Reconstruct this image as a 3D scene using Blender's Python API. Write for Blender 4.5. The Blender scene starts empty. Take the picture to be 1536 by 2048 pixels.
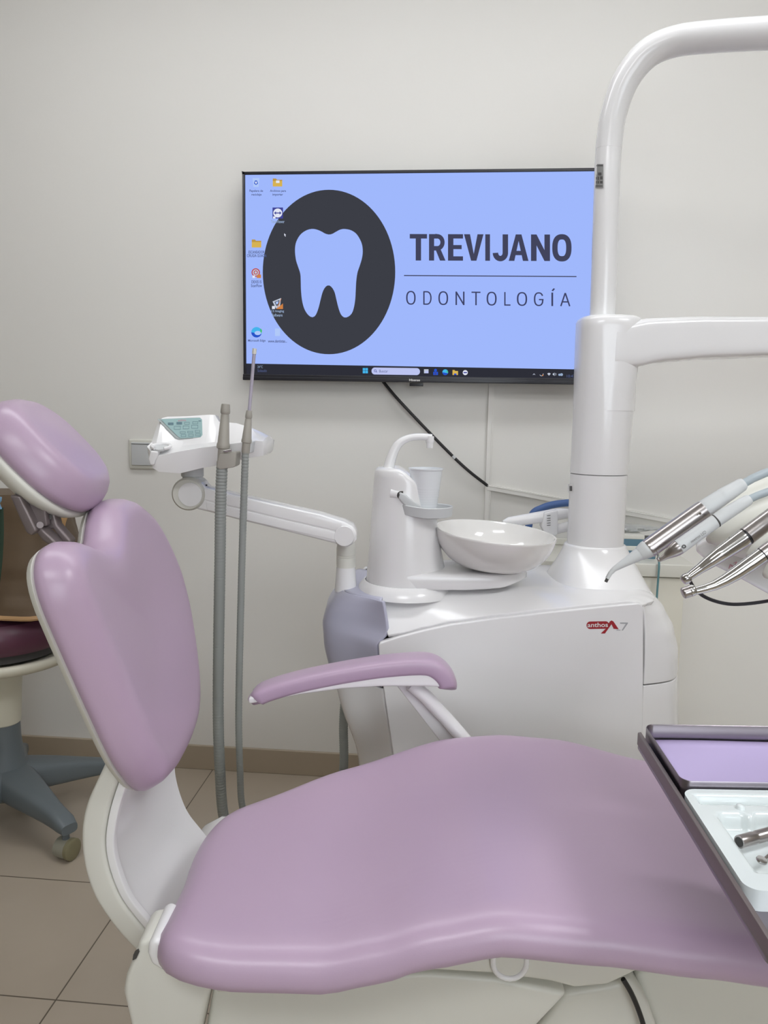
import bpy, bmesh, math, random
from mathutils import Vector, Matrix, noise
random.seed(7)
C = bpy.context.scene
COL = C.collection
PI = math.pi

# ------------------------------------------------------------------ camera
FPX, HOR, ROLL, CH = 1550.0, 820.0, 0.017, 1.20
PITCH = math.atan((1024 - HOR) / FPX)
YAW = math.radians(5.2)
cr, sr, ct, st = math.cos(ROLL), math.sin(ROLL), math.cos(PITCH), math.sin(PITCH)
RZ = Matrix.Rotation(YAW, 4, 'Z')
DX = Vector((cr, sr * st, sr * ct))
DY = Vector((-sr, cr * st, cr * ct))
D0 = Vector((0, ct, -st))
cam_d = bpy.data.cameras.new('camera')
cam = bpy.data.objects.new('camera', cam_d)
COL.objects.link(cam)
m3 = Matrix((DX, DY, -D0)).transposed().to_4x4()
cam.matrix_world = Matrix.Translation((0, 0, CH)) @ RZ @ m3
cam_d.sensor_fit = 'VERTICAL'
cam_d.sensor_height = 36.0
cam_d.lens = FPX / 2048 * 36.0
cam_d.clip_start = 0.02
C.camera = cam
C.view_settings.view_transform = 'Standard'
C.view_settings.look = 'None'
C.view_settings.gamma = 1.0
C.view_settings.use_curve_mapping = False
C.view_settings.exposure = 0.0
w = bpy.data.worlds.new('world'); C.world = w; w.use_nodes = True
w.node_tree.nodes['Background'].inputs[0].default_value = (0.8, 0.85, 0.9, 1)
w.node_tree.nodes['Background'].inputs[1].default_value = 0.3
LAMP = 1.09

# light panels in the ceiling: (world x, y, size x, size y, strength)
PANELS = [(-0.3, 1.55, 2.4, 0.30, 6.2), (-0.3, -0.95, 1.2, 0.6, 9.5), (1.45, 0.10, 0.6, 0.6, 18.5)]  # last one: unseen right-hand panel placed to brighten backrest and headrest
FILL_LIGHT = (0.2, 2.0, 1.0, 2.25, 4.2)   # added unseen fill light on the wall behind the camera: x0, x1, z0, z1, strength
CEIL = 2.72

# ------------------------------------------------------------------ pixel helpers (photograph frame 1536 x 2048)
def ray(px, py):
    return DX * ((px - 768) / FPX) + DY * (-(py - 1024) / FPX) + D0
def V(px, py, v):
    r = ray(px, py); p = r * (v / r.y); p.z += CH; return p
def Zp(px, py, z):
    r = ray(px, py); p = r * ((z - CH) / r.z); p.z += CH; return p
def Pl(px, py, P0, n):
    r = ray(px, py); c = Vector((0, 0, CH)); return c + r * ((P0 - c).dot(n) / r.dot(n))
def Wy(px, py, y):
    r = RZ.to_3x3() @ ray(px, py); p = r * (y / r.y); p.z += CH; return p
def interp(x, pts):
    if x <= pts[0][0]: return pts[0][1]
    for (a, b), (c, d) in zip(pts, pts[1:]):
        if x <= c:
            t = (x - a) / (c - a); t2 = t * t * (3 - 2 * t)
            return b + (d - b) * (0.5 * t + 0.5 * t2)
    return pts[-1][1]
def sm(t):
    t = max(0, min(1, t)); return t * t * (3 - 2 * t)

# ------------------------------------------------------------------ materials
def lin(c):
    return tuple(((x / 255) / 12.92 if x / 255 <= 0.04045 else ((x / 255 + 0.055) / 1.055) ** 2.4) for x in c) + (1,)
def mat(name, rgb, rough=0.4, metal=0.0, spec=0.5, var=0.0, vscale=8.0, bump=0.0, bscale=200.0, coat=0.0, trans=0.0, alpha=1.0, brushed=False):
    m = bpy.data.materials.new(name); m.use_nodes = True
    nt = m.node_tree; b = nt.nodes['Principled BSDF']
    col = lin(rgb)
    b.inputs['Base Color'].default_value = col
    b.inputs['Roughness'].default_value = rough
    b.inputs['Metallic'].default_value = metal
    b.inputs['Specular IOR Level'].default_value = spec
    b.inputs['Coat Weight'].default_value = coat
    b.inputs['Coat Roughness'].default_value = 0.06
    b.inputs['Transmission Weight'].default_value = trans
    b.inputs['Alpha'].default_value = alpha
    tc = nt.nodes.new('ShaderNodeTexCoord')
    if var > 0:
        n = nt.nodes.new('ShaderNodeTexNoise'); n.inputs['Scale'].default_value = vscale; n.inputs['Detail'].default_value = 3
        nt.links.new(tc.outputs['Object'], n.inputs['Vector'])
        r = nt.nodes.new('ShaderNodeMapRange')
        r.inputs['To Min'].default_value = 1 - var; r.inputs['To Max'].default_value = 1 + var
        nt.links.new(n.outputs['Fac'], r.inputs['Value'])
        mx = nt.nodes.new('ShaderNodeVectorMath'); mx.operation = 'SCALE'
        mx.inputs[0].default_value = col[:3]
        nt.links.new(r.outputs['Result'], mx.inputs['Scale'])
        nt.links.new(mx.outputs['Vector'], b.inputs['Base Color'])
    if bump > 0:
        n2 = nt.nodes.new('ShaderNodeTexNoise'); n2.inputs['Scale'].default_value = bscale; n2.inputs['Detail'].default_value = 2
        nt.links.new(tc.outputs['Object'], n2.inputs['Vector'])
        bp = nt.nodes.new('ShaderNodeBump'); bp.inputs['Strength'].default_value = bump; bp.inputs['Distance'].default_value = 0.001
        nt.links.new(n2.outputs['Fac'], bp.inputs['Height'])
        nt.links.new(bp.outputs['Normal'], b.inputs['Normal'])
    return m
def emit(name, rgb, s=1.0):
    m = bpy.data.materials.new(name); m.use_nodes = True
    nt = m.node_tree; nt.nodes.remove(nt.nodes['Principled BSDF'])
    e = nt.nodes.new('ShaderNodeEmission'); e.inputs[0].default_value = lin(rgb); e.inputs[1].default_value = s
    nt.links.new(e.outputs[0], nt.nodes['Material Output'].inputs[0]); return m

M = {}
M['wall'] = mat('wall_paint', (238, 236, 231), 0.62, spec=0.3, var=0.012, vscale=2.5, bump=0.15, bscale=90)
M['wall_far'] = mat('darkened_wall_paint', (150, 144, 134), 0.6, var=0.02, vscale=2)  # unseen walls, darkened so they bounce less fill light
M['ceil'] = mat('ceiling_paint', (235, 235, 232), 0.8)
M['baseb'] = mat('baseboard_tile', (176, 162, 142), 0.35, var=0.03, vscale=5)
M['white'] = mat('white_plastic', (240, 239, 239), 0.2, spec=0.5, coat=0.3, var=0.006, vscale=4)
M['white2'] = mat('off_white_plastic', (222, 221, 212), 0.35, var=0.01, vscale=4)
M['cream'] = mat('aged_cream_plastic', (212, 208, 190), 0.4, var=0.02, vscale=5)
M['lilac'] = mat('lilac_vinyl', (188, 164, 187), 0.31, spec=0.5, var=0.012, vscale=5, bump=0.06, bscale=700)
M['smoke'] = mat('smoky_lilac_plastic', (190, 190, 208), 0.3, var=0.015, vscale=6)
M['porcelain'] = mat('porcelain', (236, 234, 231), 0.06, spec=0.6, coat=0.5, var=0.004)
M['grey'] = mat('warm_grey_plastic', (168, 164, 154), 0.45, var=0.02, vscale=20)
M['lgrey'] = mat('pale_grey_plastic', (206, 208, 209), 0.4, var=0.01)
M['hose'] = mat('grey_hose_rubber', (150, 154, 150), 0.5, var=0.03, vscale=25)
M['hose2'] = mat('blue_grey_tubing', (166, 176, 182), 0.4, var=0.01)
M['dark'] = mat('dark_gap', (70, 68, 66), 0.6, var=0.02)
M['black'] = mat('black_plastic', (30, 30, 34), 0.35, var=0.03)
M['rubber'] = mat('black_rubber', (38, 37, 38), 0.5, var=0.03)
M['steel'] = mat('brushed_steel', (176, 170, 168), 0.28, metal=1.0, var=0.03, vscale=60)
M['chrome'] = mat('polished_steel', (200, 198, 196), 0.12, metal=1.0, var=0.02, vscale=40)
M['tray'] = mat('worn_stainless', (150, 143, 150), 0.3, metal=1.0, var=0.10, vscale=14)
M['gunmetal'] = mat('grey_painted_bracket', (128, 118, 118), 0.42, metal=0.5, var=0.05, vscale=30)
M['burgundy'] = mat('burgundy_vinyl', (92, 52, 70), 0.33, spec=0.5, var=0.05, vscale=8)
M['stoolgrey'] = mat('blue_grey_base_plastic', (104, 112, 116), 0.42, var=0.04, vscale=12, bump=0.1, bscale=400)
M['leather'] = mat('brown_leather', (100, 82, 62), 0.55, var=0.22, vscale=7, bump=0.3, bscale=60)
M['tan'] = mat('tan_leather', (186, 148, 104), 0.5, var=0.08, vscale=20)
M['green'] = mat('dark_green_webbing', (40, 62, 46), 0.7, var=0.05)
M['blue'] = mat('blue_tube_plastic', (72, 104, 160), 0.38, var=0.04, vscale=20)
M['lblue'] = mat('pale_blue_cloth', (120, 160, 190), 0.8, var=0.05)
M['tealbox'] = mat('teal_blue_card', (92, 128, 146), 0.45, var=0.04)
M['teal'] = mat('teal_cord', (96, 140, 146), 0.5, var=0.02)
M['cab'] = mat('cream_laminate', (226, 222, 208), 0.3, var=0.008)
M['cabtop'] = mat('white_laminate_top', (218, 216, 206), 0.28, var=0.01)
M['paper'] = mat('lilac_paper', (199, 184, 226), 0.7, var=0.02, vscale=9, bump=0.1, bscale=120)
M['traypl'] = mat('white_moulded_plastic', (232, 240, 240), 0.16, spec=0.55, coat=0.4, var=0.004)
M['cup'] = mat('translucent_white_plastic', (236, 239, 242), 0.25, spec=0.5, var=0.005)
M['clear'] = mat('clear_plastic_bag', (235, 238, 238), 0.15, trans=0.75, var=0.01)
M['straw'] = mat('clear_lilac_straw', (205, 198, 214), 0.15, trans=0.35, var=0.01)
M['keypad'] = mat('pale_teal_keypad', (160, 190, 190), 0.22, var=0.012)
M['keymark'] = mat('keypad_print', (92, 122, 132), 0.4, var=0.01)
M['keyrim'] = mat('keypad_grey_rim', (176, 184, 184), 0.3, var=0.01)
M['red'] = mat('red_print', (168, 34, 42), 0.4, var=0.01)
M['pinkred'] = mat('faded_red_print', (206, 130, 150), 0.4, var=0.01)
M['greyprint'] = mat('grey_print', (176, 178, 180), 0.4, var=0.01)
M['darkprint'] = mat('dark_print', (84, 82, 82), 0.5, var=0.02)
M['label'] = mat('silver_label', (150, 150, 148), 0.45, var=0.04, vscale=80)
M['whiteprint'] = mat('white_print', (240, 238, 236), 0.4, var=0.01)
M['wheel'] = mat('caster_grey', (150, 148, 134), 0.4, var=0.03)
M['wheelrim'] = mat('caster_olive', (132, 126, 98), 0.45, var=0.03)
M['frame'] = mat('tv_bezel_plastic', (40, 40, 46), 0.32, var=0.03)

def floor_mat():
    m = bpy.data.materials.new('beige_floor_tiles'); m.use_nodes = True
    nt = m.node_tree; b = nt.nodes['Principled BSDF']; L = nt.links.new
    tc = nt.nodes.new('ShaderNodeTexCoord'); sp = nt.nodes.new('ShaderNodeSeparateXYZ'); L(tc.outputs['Object'], sp.inputs[0])
    def mth(op, a, bb=None):
        n = nt.nodes.new('ShaderNodeMath'); n.operation = op
        for i, x in enumerate((a, bb)):
            if x is None: continue
            if isinstance(x, (int, float)): n.inputs[i].default_value = x
            else: L(x, n.inputs[i])
        return n.outputs[0]
    def joint(src, off, per):
        f = mth('FRACT', mth('DIVIDE', mth('SUBTRACT', src, off - 20 * per), per))
        d = mth('MULTIPLY', mth('MINIMUM', f, mth('SUBTRACT', 1.0, f)), per)
        return mth('LESS_THAN', d, 0.0016)
    jx = joint(sp.outputs['X'], -0.777, 0.62)
    jy = mth('MULTIPLY', joint(sp.outputs['Y'], 1.366, 0.384), mth('LESS_THAN', sp.outputs['Y'], 1.95))
    j = mth('MAXIMUM', jx, jy)
    n = nt.nodes.new('ShaderNodeTexNoise'); n.inputs['Scale'].default_value = 6; n.inputs['Detail'].default_value = 5
    L(tc.outputs['Object'], n.inputs['Vector'])
    mix = nt.nodes.new('ShaderNodeMix'); mix.data_type = 'RGBA'
    mix.inputs['A'].default_value = lin((172, 159, 142)); mix.inputs['B'].default_value = lin((184, 172, 155))
    L(n.outputs['Fac'], mix.inputs['Factor'])
    m2 = nt.nodes.new('ShaderNodeMix'); m2.data_type = 'RGBA'
    L(mix.outputs['Result'], m2.inputs['A']); m2.inputs['B'].default_value = lin((96, 86, 74)); L(j, m2.inputs['Factor'])
    L(m2.outputs['Result'], b.inputs['Base Color'])
    b.inputs['Roughness'].default_value = 0.34
    return m
M['floor'] = floor_mat()

# ------------------------------------------------------------------ mesh building
class MB:
    def __init__(s): s.v = []; s.f = []
    def ring(s, pts):
        i = len(s.v); s.v += [Vector(p) for p in pts]; return list(range(i, i + len(pts)))
    def bridge(s, a, b, closed=True):
        n = len(a)
        for k in range(n if closed else n - 1):
            s.f.append((a[k], a[(k + 1) % n], b[(k + 1) % n], b[k]))
    def cap(s, r, flip=False):
        s.f.append(tuple(reversed(r)) if flip else tuple(r))
    def loft(s, rings, closed=True, c0=True, c1=True):
        R = [s.ring(r) for r in rings]
        for a, b in zip(R, R[1:]): s.bridge(a, b, closed)
        if closed and c0: s.cap(R[0], True)
        if closed and c1: s.cap(R[-1])
        return s
    def prism(s, pts, d):
        d = Vector(d); return s.loft([pts, [Vector(p) + d for p in pts]])
    def box(s, a, b):
        (x0, y0, z0), (x1, y1, z1) = a, b
        return s.loft([[(x0, y0, z0), (x1, y0, z0), (x1, y1, z0), (x0, y1, z0)], [(x0, y0, z1), (x1, y0, z1), (x1, y1, z1), (x0, y1, z1)]])
    def tube(s, path, rad, n=16, cap=True, ell=None):
        path = [Vector(p) for p in path]
        if not callable(rad):
            rr = rad if isinstance(rad, (list, tuple)) else [rad] * len(path)
        else: rr = [rad(i / (len(path) - 1)) for i in range(len(path))]
        up = None; rings = []
        for i, p in enumerate(path):
            t = (path[min(i + 1, len(path) - 1)] - path[max(i - 1, 0)]).normalized()
            if up is None:
                up = Vector((0, 0, 1)) if abs(t.z) < 0.9 else Vector((0, 1, 0))
            x = t.cross(up).normalized(); up = x.cross(t).normalized()
            e = ell or (1, 1)
            rings.append([p + x * (math.cos(2 * PI * k / n) * rr[i] * e[0]) + up * (math.sin(2 * PI * k / n) * rr[i] * e[1]) for k in range(n)])
        return s.loft(rings, True, cap, cap)
    def lathe(s, prof, c, axis=(0, 0, 1), n=40, c0=True, c1=True, sx=1.0):
        ax = Vector(axis).normalized(); c = Vector(c)
        x = Vector((1, 0, 0)) if abs(ax.x) < 0.9 else Vector((0, 1, 0))
        x = (x - ax * x.dot(ax)).normalized(); y = ax.cross(x)
        return s.loft([[c + ax * h + x * (r * sx * math.cos(2 * PI * k / n)) + y * (r * math.sin(2 * PI * k / n)) for k in range(n)] for r, h in prof], True, c0, c1)
    def pillow(s, outline, prof, f, n=96, fill=8, crown=None, back=True, smoothing=0):
        o = resample(outline, n)
        ar = sum(o[k][0] * o[(k + 1) % n][1] - o[(k + 1) % n][0] * o[k][1] for k in range(n))
        if ar < 0: o.reverse()
        nor = []
        for k in range(n):
            a, b = o[k - 1], o[(k + 1) % n]; dx, dy = b[0] - a[0], b[1] - a[1]; l = math.hypot(dx, dy) or 1
            nor.append((-dy / l, dx / l))
        for _ in range(2):
            nor = [((nor[k - 1][0] + 2 * nor[k][0] + nor[(k + 1) % n][0]) / 4, (nor[k - 1][1] + 2 * nor[k][1] + nor[(k + 1) % n][1]) / 4) for k in range(n)]
        rings = []
        for ins, h in prof:
            rings.append(([(o[k][0] + nor[k][0] * ins, o[k][1] + nor[k][1] * ins) for k in range(n)], h))
        last, hl = rings[-1]
        cx = sum(p[0] for p in last) / n; cy = sum(p[1] for p in last) / n
        out = [[f(a, b, h) for a, b in r] for r, h in rings]
        cur = last
        for j in range(1, fill):
            q = 1 - j / fill
            for _ in range(smoothing): cur = [((cur[k - 1][0] + 2 * cur[k][0] + cur[(k + 1) % n][0]) / 4, (cur[k - 1][1] + 2 * cur[k][1] + cur[(k + 1) % n][1]) / 4) for k in range(n)]
            out.append([f(cx + (a - cx) * q, cy + (b - cy) * q, hl + (crown(1 - q) if crown else 0)) for a, b in cur])
        R = [s.ring(r) for r in out]
        for a, b in zip(R, R[1:]): s.bridge(a, b)
        ci = len(s.v); s.v.append(Vector(f(cx, cy, hl + (crown(1) if crown else 0))))
        for k in range(n): s.f.append((R[-1][k], R[-1][(k + 1) % n], ci))
        if back: s.cap(R[0], True)
        return s

def resample(pts, n):
    P = [(p[0], p[1]) for p in pts]; L = len(P); dense = []
    for i in range(L):
        p0, p1, p2, p3 = P[i - 1], P[i], P[(i + 1) % L], P[(i + 2) % L]
        for j in range(16):
            t = j / 16
            q = []
            for a in (0, 1):
                q.append(0.5 * (2 * p1[a] + (p2[a] - p0[a]) * t + (2 * p0[a] - 5 * p1[a] + 4 * p2[a] - p3[a]) * t * t + (3 * p1[a] - p0[a] - 3 * p2[a] + p3[a]) * t ** 3))
            dense.append(tuple(q))
    dense.append(dense[0]); d = [0]
    for a, b in zip(dense, dense[1:]): d.append(d[-1] + math.hypot(b[0] - a[0], b[1] - a[1]))
    out = []; j = 0
    for k in range(n):
        s_ = d[-1] * k / n
        while d[j + 1] < s_: j += 1
        t = (s_ - d[j]) / max(1e-9, d[j + 1] - d[j])
        out.append((dense[j][0] + (dense[j + 1][0] - dense[j][0]) * t, dense[j][1] + (dense[j + 1][1] - dense[j][1]) * t))
    return out
def spline(pts, n=60):
    P = [Vector(p) for p in pts]; P = [P[0] * 2 - P[1]] + P + [P[-1] * 2 - P[-2]]
    out = []; seg = len(P) - 3
    for k in range(n + 1):
        x = k / n * seg; i = min(int(x), seg - 1); t = x - i
        a, b, c, d = P[i:i + 4]
        out.append(0.5 * (2 * b + (c - a) * t + (2 * a - 5 * b + 4 * c - d) * t * t + (3 * b - a - 3 * c + d) * t ** 3))
    return out

# every thing has a frame: base point + whether it is turned with the camera axes ('u') or squared to the room ('w')
FR = {}
def thing(name, label, cat, base=(0, 0, 0), fr='u', group=None):
    o = bpy.data.objects.new(name, None); COL.objects.link(o); o.empty_display_size = 0.05
    b = Vector(base)
    if fr == 'u': o.location = RZ.to_3x3() @ b; o.rotation_euler = (0, 0, YAW)
    else: o.location = b
    FR[o] = (b, fr); o['label'] = label; o['category'] = cat
    if group: o['group'] = group
    return o
def obj(name, mb, m, parent=None, base=None, fr='u', ang=38, bevel=0, solid=0, subs=0, smooth=True, fix=True):
    if parent is not None: b, fr = FR[parent]
    else: b = Vector(base) if base else Vector((0, 0, 0))
    me = bpy.data.meshes.new(name)
    me.from_pydata([v - b for v in mb.v], [], mb.f); me.validate()
    if fix:
        bm = bmesh.new(); bm.from_mesh(me); bmesh.ops.remove_doubles(bm, verts=bm.verts, dist=1e-6)
        bmesh.ops.recalc_face_normals(bm, faces=bm.faces); bm.to_mesh(me); bm.free()
    me.materials.append(M[m] if isinstance(m, str) else m)
    if smooth:
        for p in me.polygons: p.use_smooth = True
        me.set_sharp_from_angle(angle=math.radians(ang))
    o = bpy.data.objects.new(name, me); COL.objects.link(o)
    if parent is not None: o.parent = parent
    else:
        if fr == 'u': o.location = RZ.to_3x3() @ b; o.rotation_euler = (0, 0, YAW)
        else: o.location = b
    FR[o] = (b, fr)
    if solid:
        s = o.modifiers.new('thick', 'SOLIDIFY'); s.thickness = abs(solid); s.offset = -1 if solid > 0 else 1
    if bevel:
        bv = o.modifiers.new('bevel', 'BEVEL'); bv.width = bevel; bv.segments = 4; bv.limit_method = 'ANGLE'; bv.angle_limit = math.radians(35); bv.harden_normals = False
        if smooth: me.set_sharp_from_angle(angle=math.radians(180))
    if subs:
        sb = o.modifiers.new('sub', 'SUBSURF'); sb.levels = subs; sb.render_levels = subs
    return o
def tag(o, label, cat, group=None):
    o['label'] = label; o['category'] = cat
    if group: o['group'] = group
    return o
def struct(name, mb, m, bevel=0, base=None):
    o = obj(name, mb, m, fr='w', bevel=bevel, smooth=False, base=base); o['kind'] = 'structure'; return o
def text_mb(s, A, B, T, bold=0.0, sq=None):
    """lettering fitted in the parallelogram A (lower left) B (lower right) T (upper left)"""
    cu = bpy.data.curves.new('lettering', 'FONT'); cu.body = s; cu.size = 1; cu.offset = bold
    cu.resolution_u = 4
    if sq: cu.space_character = sq
    o = bpy.data.objects.new('lettering', cu); COL.objects.link(o)
    me = bpy.data.meshes.new_from_object(o.evaluated_get(bpy.context.evaluated_depsgraph_get()))
    bpy.data.objects.remove(o)
    xs = [v.co.x for v in me.vertices]; ys = [v.co.y for v in me.vertices]
    x0, x1, y0, y1 = min(xs), max(xs), min(ys), max(ys)
    A, B, T = Vector(A), Vector(B), Vector(T)
    mb = MB(); mb.v = [A + (B - A) * ((v.co.x - x0) / (x1 - x0)) + (T - A) * ((v.co.y - y0) / (y1 - y0)) for v in me.vertices]
    mb.f = [tuple(p.vertices) for p in me.polygons]
    bpy.data.meshes.remove(me); return mb

# ================================================================== SETTING
D = 2.40
X0, X1, Y0 = -2.3, 2.3, -2.0
struct('floor', MB().box((X0, Y0, -0.05), (X1, D + 0.1, 0)), 'floor')
struct('ceiling', MB().box((X0, Y0, CEIL), (X1, D + 0.1, CEIL + 0.05)), 'ceil')
struct('wall_back', MB().box((X0, D, 0), (X1, D + 0.1, CEIL)), 'wall')
struct('wall_left', MB().box((X0 - 0.1, Y0, 0), (X0, D, CEIL)), 'wall_far')
struct('wall_right', MB().box((X1, Y0, 0), (X1 + 0.1, D, CEIL)), 'wall_far')
struct('wall_front', MB().box((X0, Y0 - 0.1, 0), (X1, Y0, CEIL)), 'wall_far')
struct('baseboard_back', MB().box((X0, D - 0.012, 0), (X1, D, 0.082)), 'baseb', bevel=0.002)
# cable trunking on the wall
a = Wy(978.5, 900, D); xt = a.x
bw = 0.0085
struct('trim_1', MB().box((xt - bw, D - 0.012, 0.085), (xt + bw, D, 1.30)).box((xt + bw - 0.0045, D - 0.0135, 0.84), (xt + bw - 0.003, D - 0.012, 1.17)), 'wall', bevel=0.0015)
q0, q1 = Wy(974, 968, D), Wy(1420, 1049, D)
def slant(y, up0, up1, mb, dep):
    t = Vector((0, 0, 1))
    return mb.loft([[q0 + t * up0 + Vector((0, -dep, 0)), q0 + t * up1 + Vector((0, -dep, 0)), q0 + t * up1, q0 + t * up0],
                    [q1 + t * up0 + Vector((0, -dep, 0)), q1 + t * up1 + Vector((0, -dep, 0)), q1 + t * up1, q1 + t * up0]])
mb = MB(); slant(0, -0.017, 0, mb, 0.014); slant(0, -0.0045, -0.003, mb, 0.0155)
struct('trim_2', mb, 'wall', bevel=0.0015)
# added framed glowing pane behind the camera, brightens the front-facing whites
wx0, wx1, wz0, wz1, wst = FILL_LIGHT
wf = struct('fill_light_1', MB().box((wx0 - 0.06, Y0, wz0 - 0.06), (wx1 + 0.06, Y0 + 0.03, wz0)).box((wx0 - 0.06, Y0, wz1), (wx1 + 0.06, Y0 + 0.03, wz1 + 0.06)).box((wx0 - 0.06, Y0, wz0), (wx0, Y0 + 0.03, wz1)).box((wx1, Y0, wz0), (wx1 + 0.06, Y0 + 0.03, wz1)).box(((wx0 + wx1) / 2 - 0.03, Y0, wz0), ((wx0 + wx1) / 2 + 0.03, Y0 + 0.03, wz1)), 'white')
obj('fill_pane', MB().box((wx0, Y0 + 0.002, wz0), (wx1, Y0 + 0.012, wz1)), emit('fill_glow', (240, 248, 255), wst * LAMP), wf, smooth=False)
# ceiling lamps (out of the picture, light the room)
for i, (x, y, sx, sy, s) in enumerate(PANELS):
    t = thing('ceiling_light', ['slim white ceiling light panel above the dental unit', 'wide white ceiling light panel behind the camera', 'square white ceiling light panel placed at the right to brighten the backrest'][i], 'ceiling light', (x, y, CEIL - 0.03), 'w', 'ceiling light panels')
    obj('light_frame', MB().box((x - sx / 2 - 0.02, y - sy / 2 - 0.02, CEIL - 0.028), (x + sx / 2 + 0.02, y + sy / 2 + 0.02, CEIL - 0.001)), 'white', t, bevel=0.003)
    obj('diffuser', MB().box((x - sx / 2, y - sy / 2, CEIL - 0.034), (x + sx / 2, y + sy / 2, CEIL - 0.0285)), emit('lamp_diffuser', (250, 252, 255), s * LAMP), t, smooth=False)

# ================================================================== TELEVISION
YT = D - 0.062
def T(px, py, k=0): return Wy(px, py, YT - 0.0006 * k)
tl, bl, trp = T(486, 344), T(486.5, 760), T(1188, 341)
xl = (tl.x + bl.x) / 2; zt = tl.z; zb = bl.z; xr = T(1214, 341).x; wid = xr - xl
tv = thing('television', 'black flat television on the wall showing a tooth emblem', 'television', (xl + wid / 2, D, zb), 'w')
obj('casing', MB().box((xl + 0.012, YT + 0.012, zb + 0.01), (xr - 0.012, YT + 0.034, zt - 0.008)), 'black', tv, bevel=0.004)
obj('wall_mount', MB().box((xl + wid * 0.3, YT + 0.034, zb + 0.15), (xl + wid * 0.7, D - 0.001, zt - 0.15)), 'black', tv)
bz = 0.0085
sx0, sx1, sz1 = xl + bz, xr - bz, zt - bz
sz0 = T(700, 751).z
fb = MB()
fb.box((xl, YT - 0.004, zb), (xl + bz, YT + 0.014, zt)); fb.box((xr - bz, YT - 0.004, zb), (xr, YT + 0.014, zt))
fb.box((xl, YT - 0.004, zt - bz), (xr, YT + 0.014, zt))
obj('bezel', fb, 'frame', tv, bevel=0.0015)
fb = MB(); fb.box((xl - 0.001, YT - 0.007, zb), (xr + 0.001, YT + 0.014, sz0)); fb.box((xl - 0.001, YT - 0.009, zb), (xr + 0.001, YT - 0.006, zb + 0.010))
low = obj('bottom_bezel', fb, 'frame', tv, bevel=0.0015)
def flatpoly(loops, k):
    mb = MB()
    for lp in loops: mb.cap(mb.ring([T(x, y, k) for x, y in lp]))
    return mb
def ell(cx, cy, rx, ry, n=24, a0=0, a1=360):
    return [(cx + rx * math.cos(math.radians(a0 + (a1 - a0) * i / (n if a1 - a0 >= 360 else n - 1))), cy + ry * math.sin(math.radians(a0 + (a1 - a0) * i / (n if a1 - a0 >= 360 else n - 1)))) for i in range(n)]
def rect(x0, y0, x1, y1): return [(x0, y0), (x1, y0), (x1, y1), (x0, y1)]
E_ = {k: emit('screen_' + k, c) for k, c in dict(sky=(160, 184, 252), ink=(60, 62, 70), navy=(66, 68, 92), thin=(62, 66, 100), bar=(46, 47, 56), pill=(188, 196, 240), white=(226, 230, 244), cyan=(70, 180, 235), yellow=(214, 178, 84), gold=(188, 150, 70), blue=(40, 84, 200), indigo=(66, 70, 150), green=(70, 190, 110), red=(190, 74, 80), grey=(190, 198, 214), label=(84, 96, 140), paleblue=(176, 200, 248), orange=(206, 130, 70), text=(150, 170, 200)).items()}
scr = obj('screen', MB().box((sx0, YT, sz0), (sx1, YT + 0.012, sz1)), E_['sky'], tv, smooth=False)
def g(name, loops, k, m, par=None): return obj(name, flatpoly(loops, k), E_[m], par or scr, smooth=False, fix=False)
g('taskbar', [[(492.5, 727), (1000, 736), (1196, 739.5), (1196, 758), (492.5, 751)]], 1, 'bar')
g('emblem_disc', [ell(658, 544, 132.5, 164.5, 96)], 1, 'ink')
half = [(657, 469), (650, 467), (641, 462), (631, 458.5), (622, 458), (612, 461), (602, 468), (595, 478), (591, 489), (590, 503), (592, 520), (596, 533), (600.5, 547), (601.5, 562), (602, 580), (604, 600), (608, 616), (614, 627), (621, 633.5), (627, 634), (632, 629), (637, 616), (641, 600), (645, 585), (650, 575), (656.5, 570.5)]
tooth = half + [(663, 574), (669, 584), (673, 600), (677, 616), (682, 629), (689, 635), (697, 633), (704, 626), (708, 614), (710.5, 598), (711.5, 580), (712.5, 562), (715, 545), (720, 530), (724, 516), (725.5, 503), (724, 489), (719, 477), (712, 467), (702, 460.5), (690, 458), (681, 459), (672, 463.5), (664, 468)]
tp = resample(tooth, 140)
g('tooth_emblem', [tp], 2, 'sky')
def tt(name, s, x0, y0, x1, y1, m, k=2, bold=0.0, dy=0.0, par=None, sq=None):
    """dy: how far the baseline falls from left to right"""
    o = obj(name, text_mb(s, T(x0, y1, k), T(x1, y1 + dy, k), T(x0, y0, k), bold, sq), E_[m], par or scr, smooth=False, fix=False)
    return o
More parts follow.
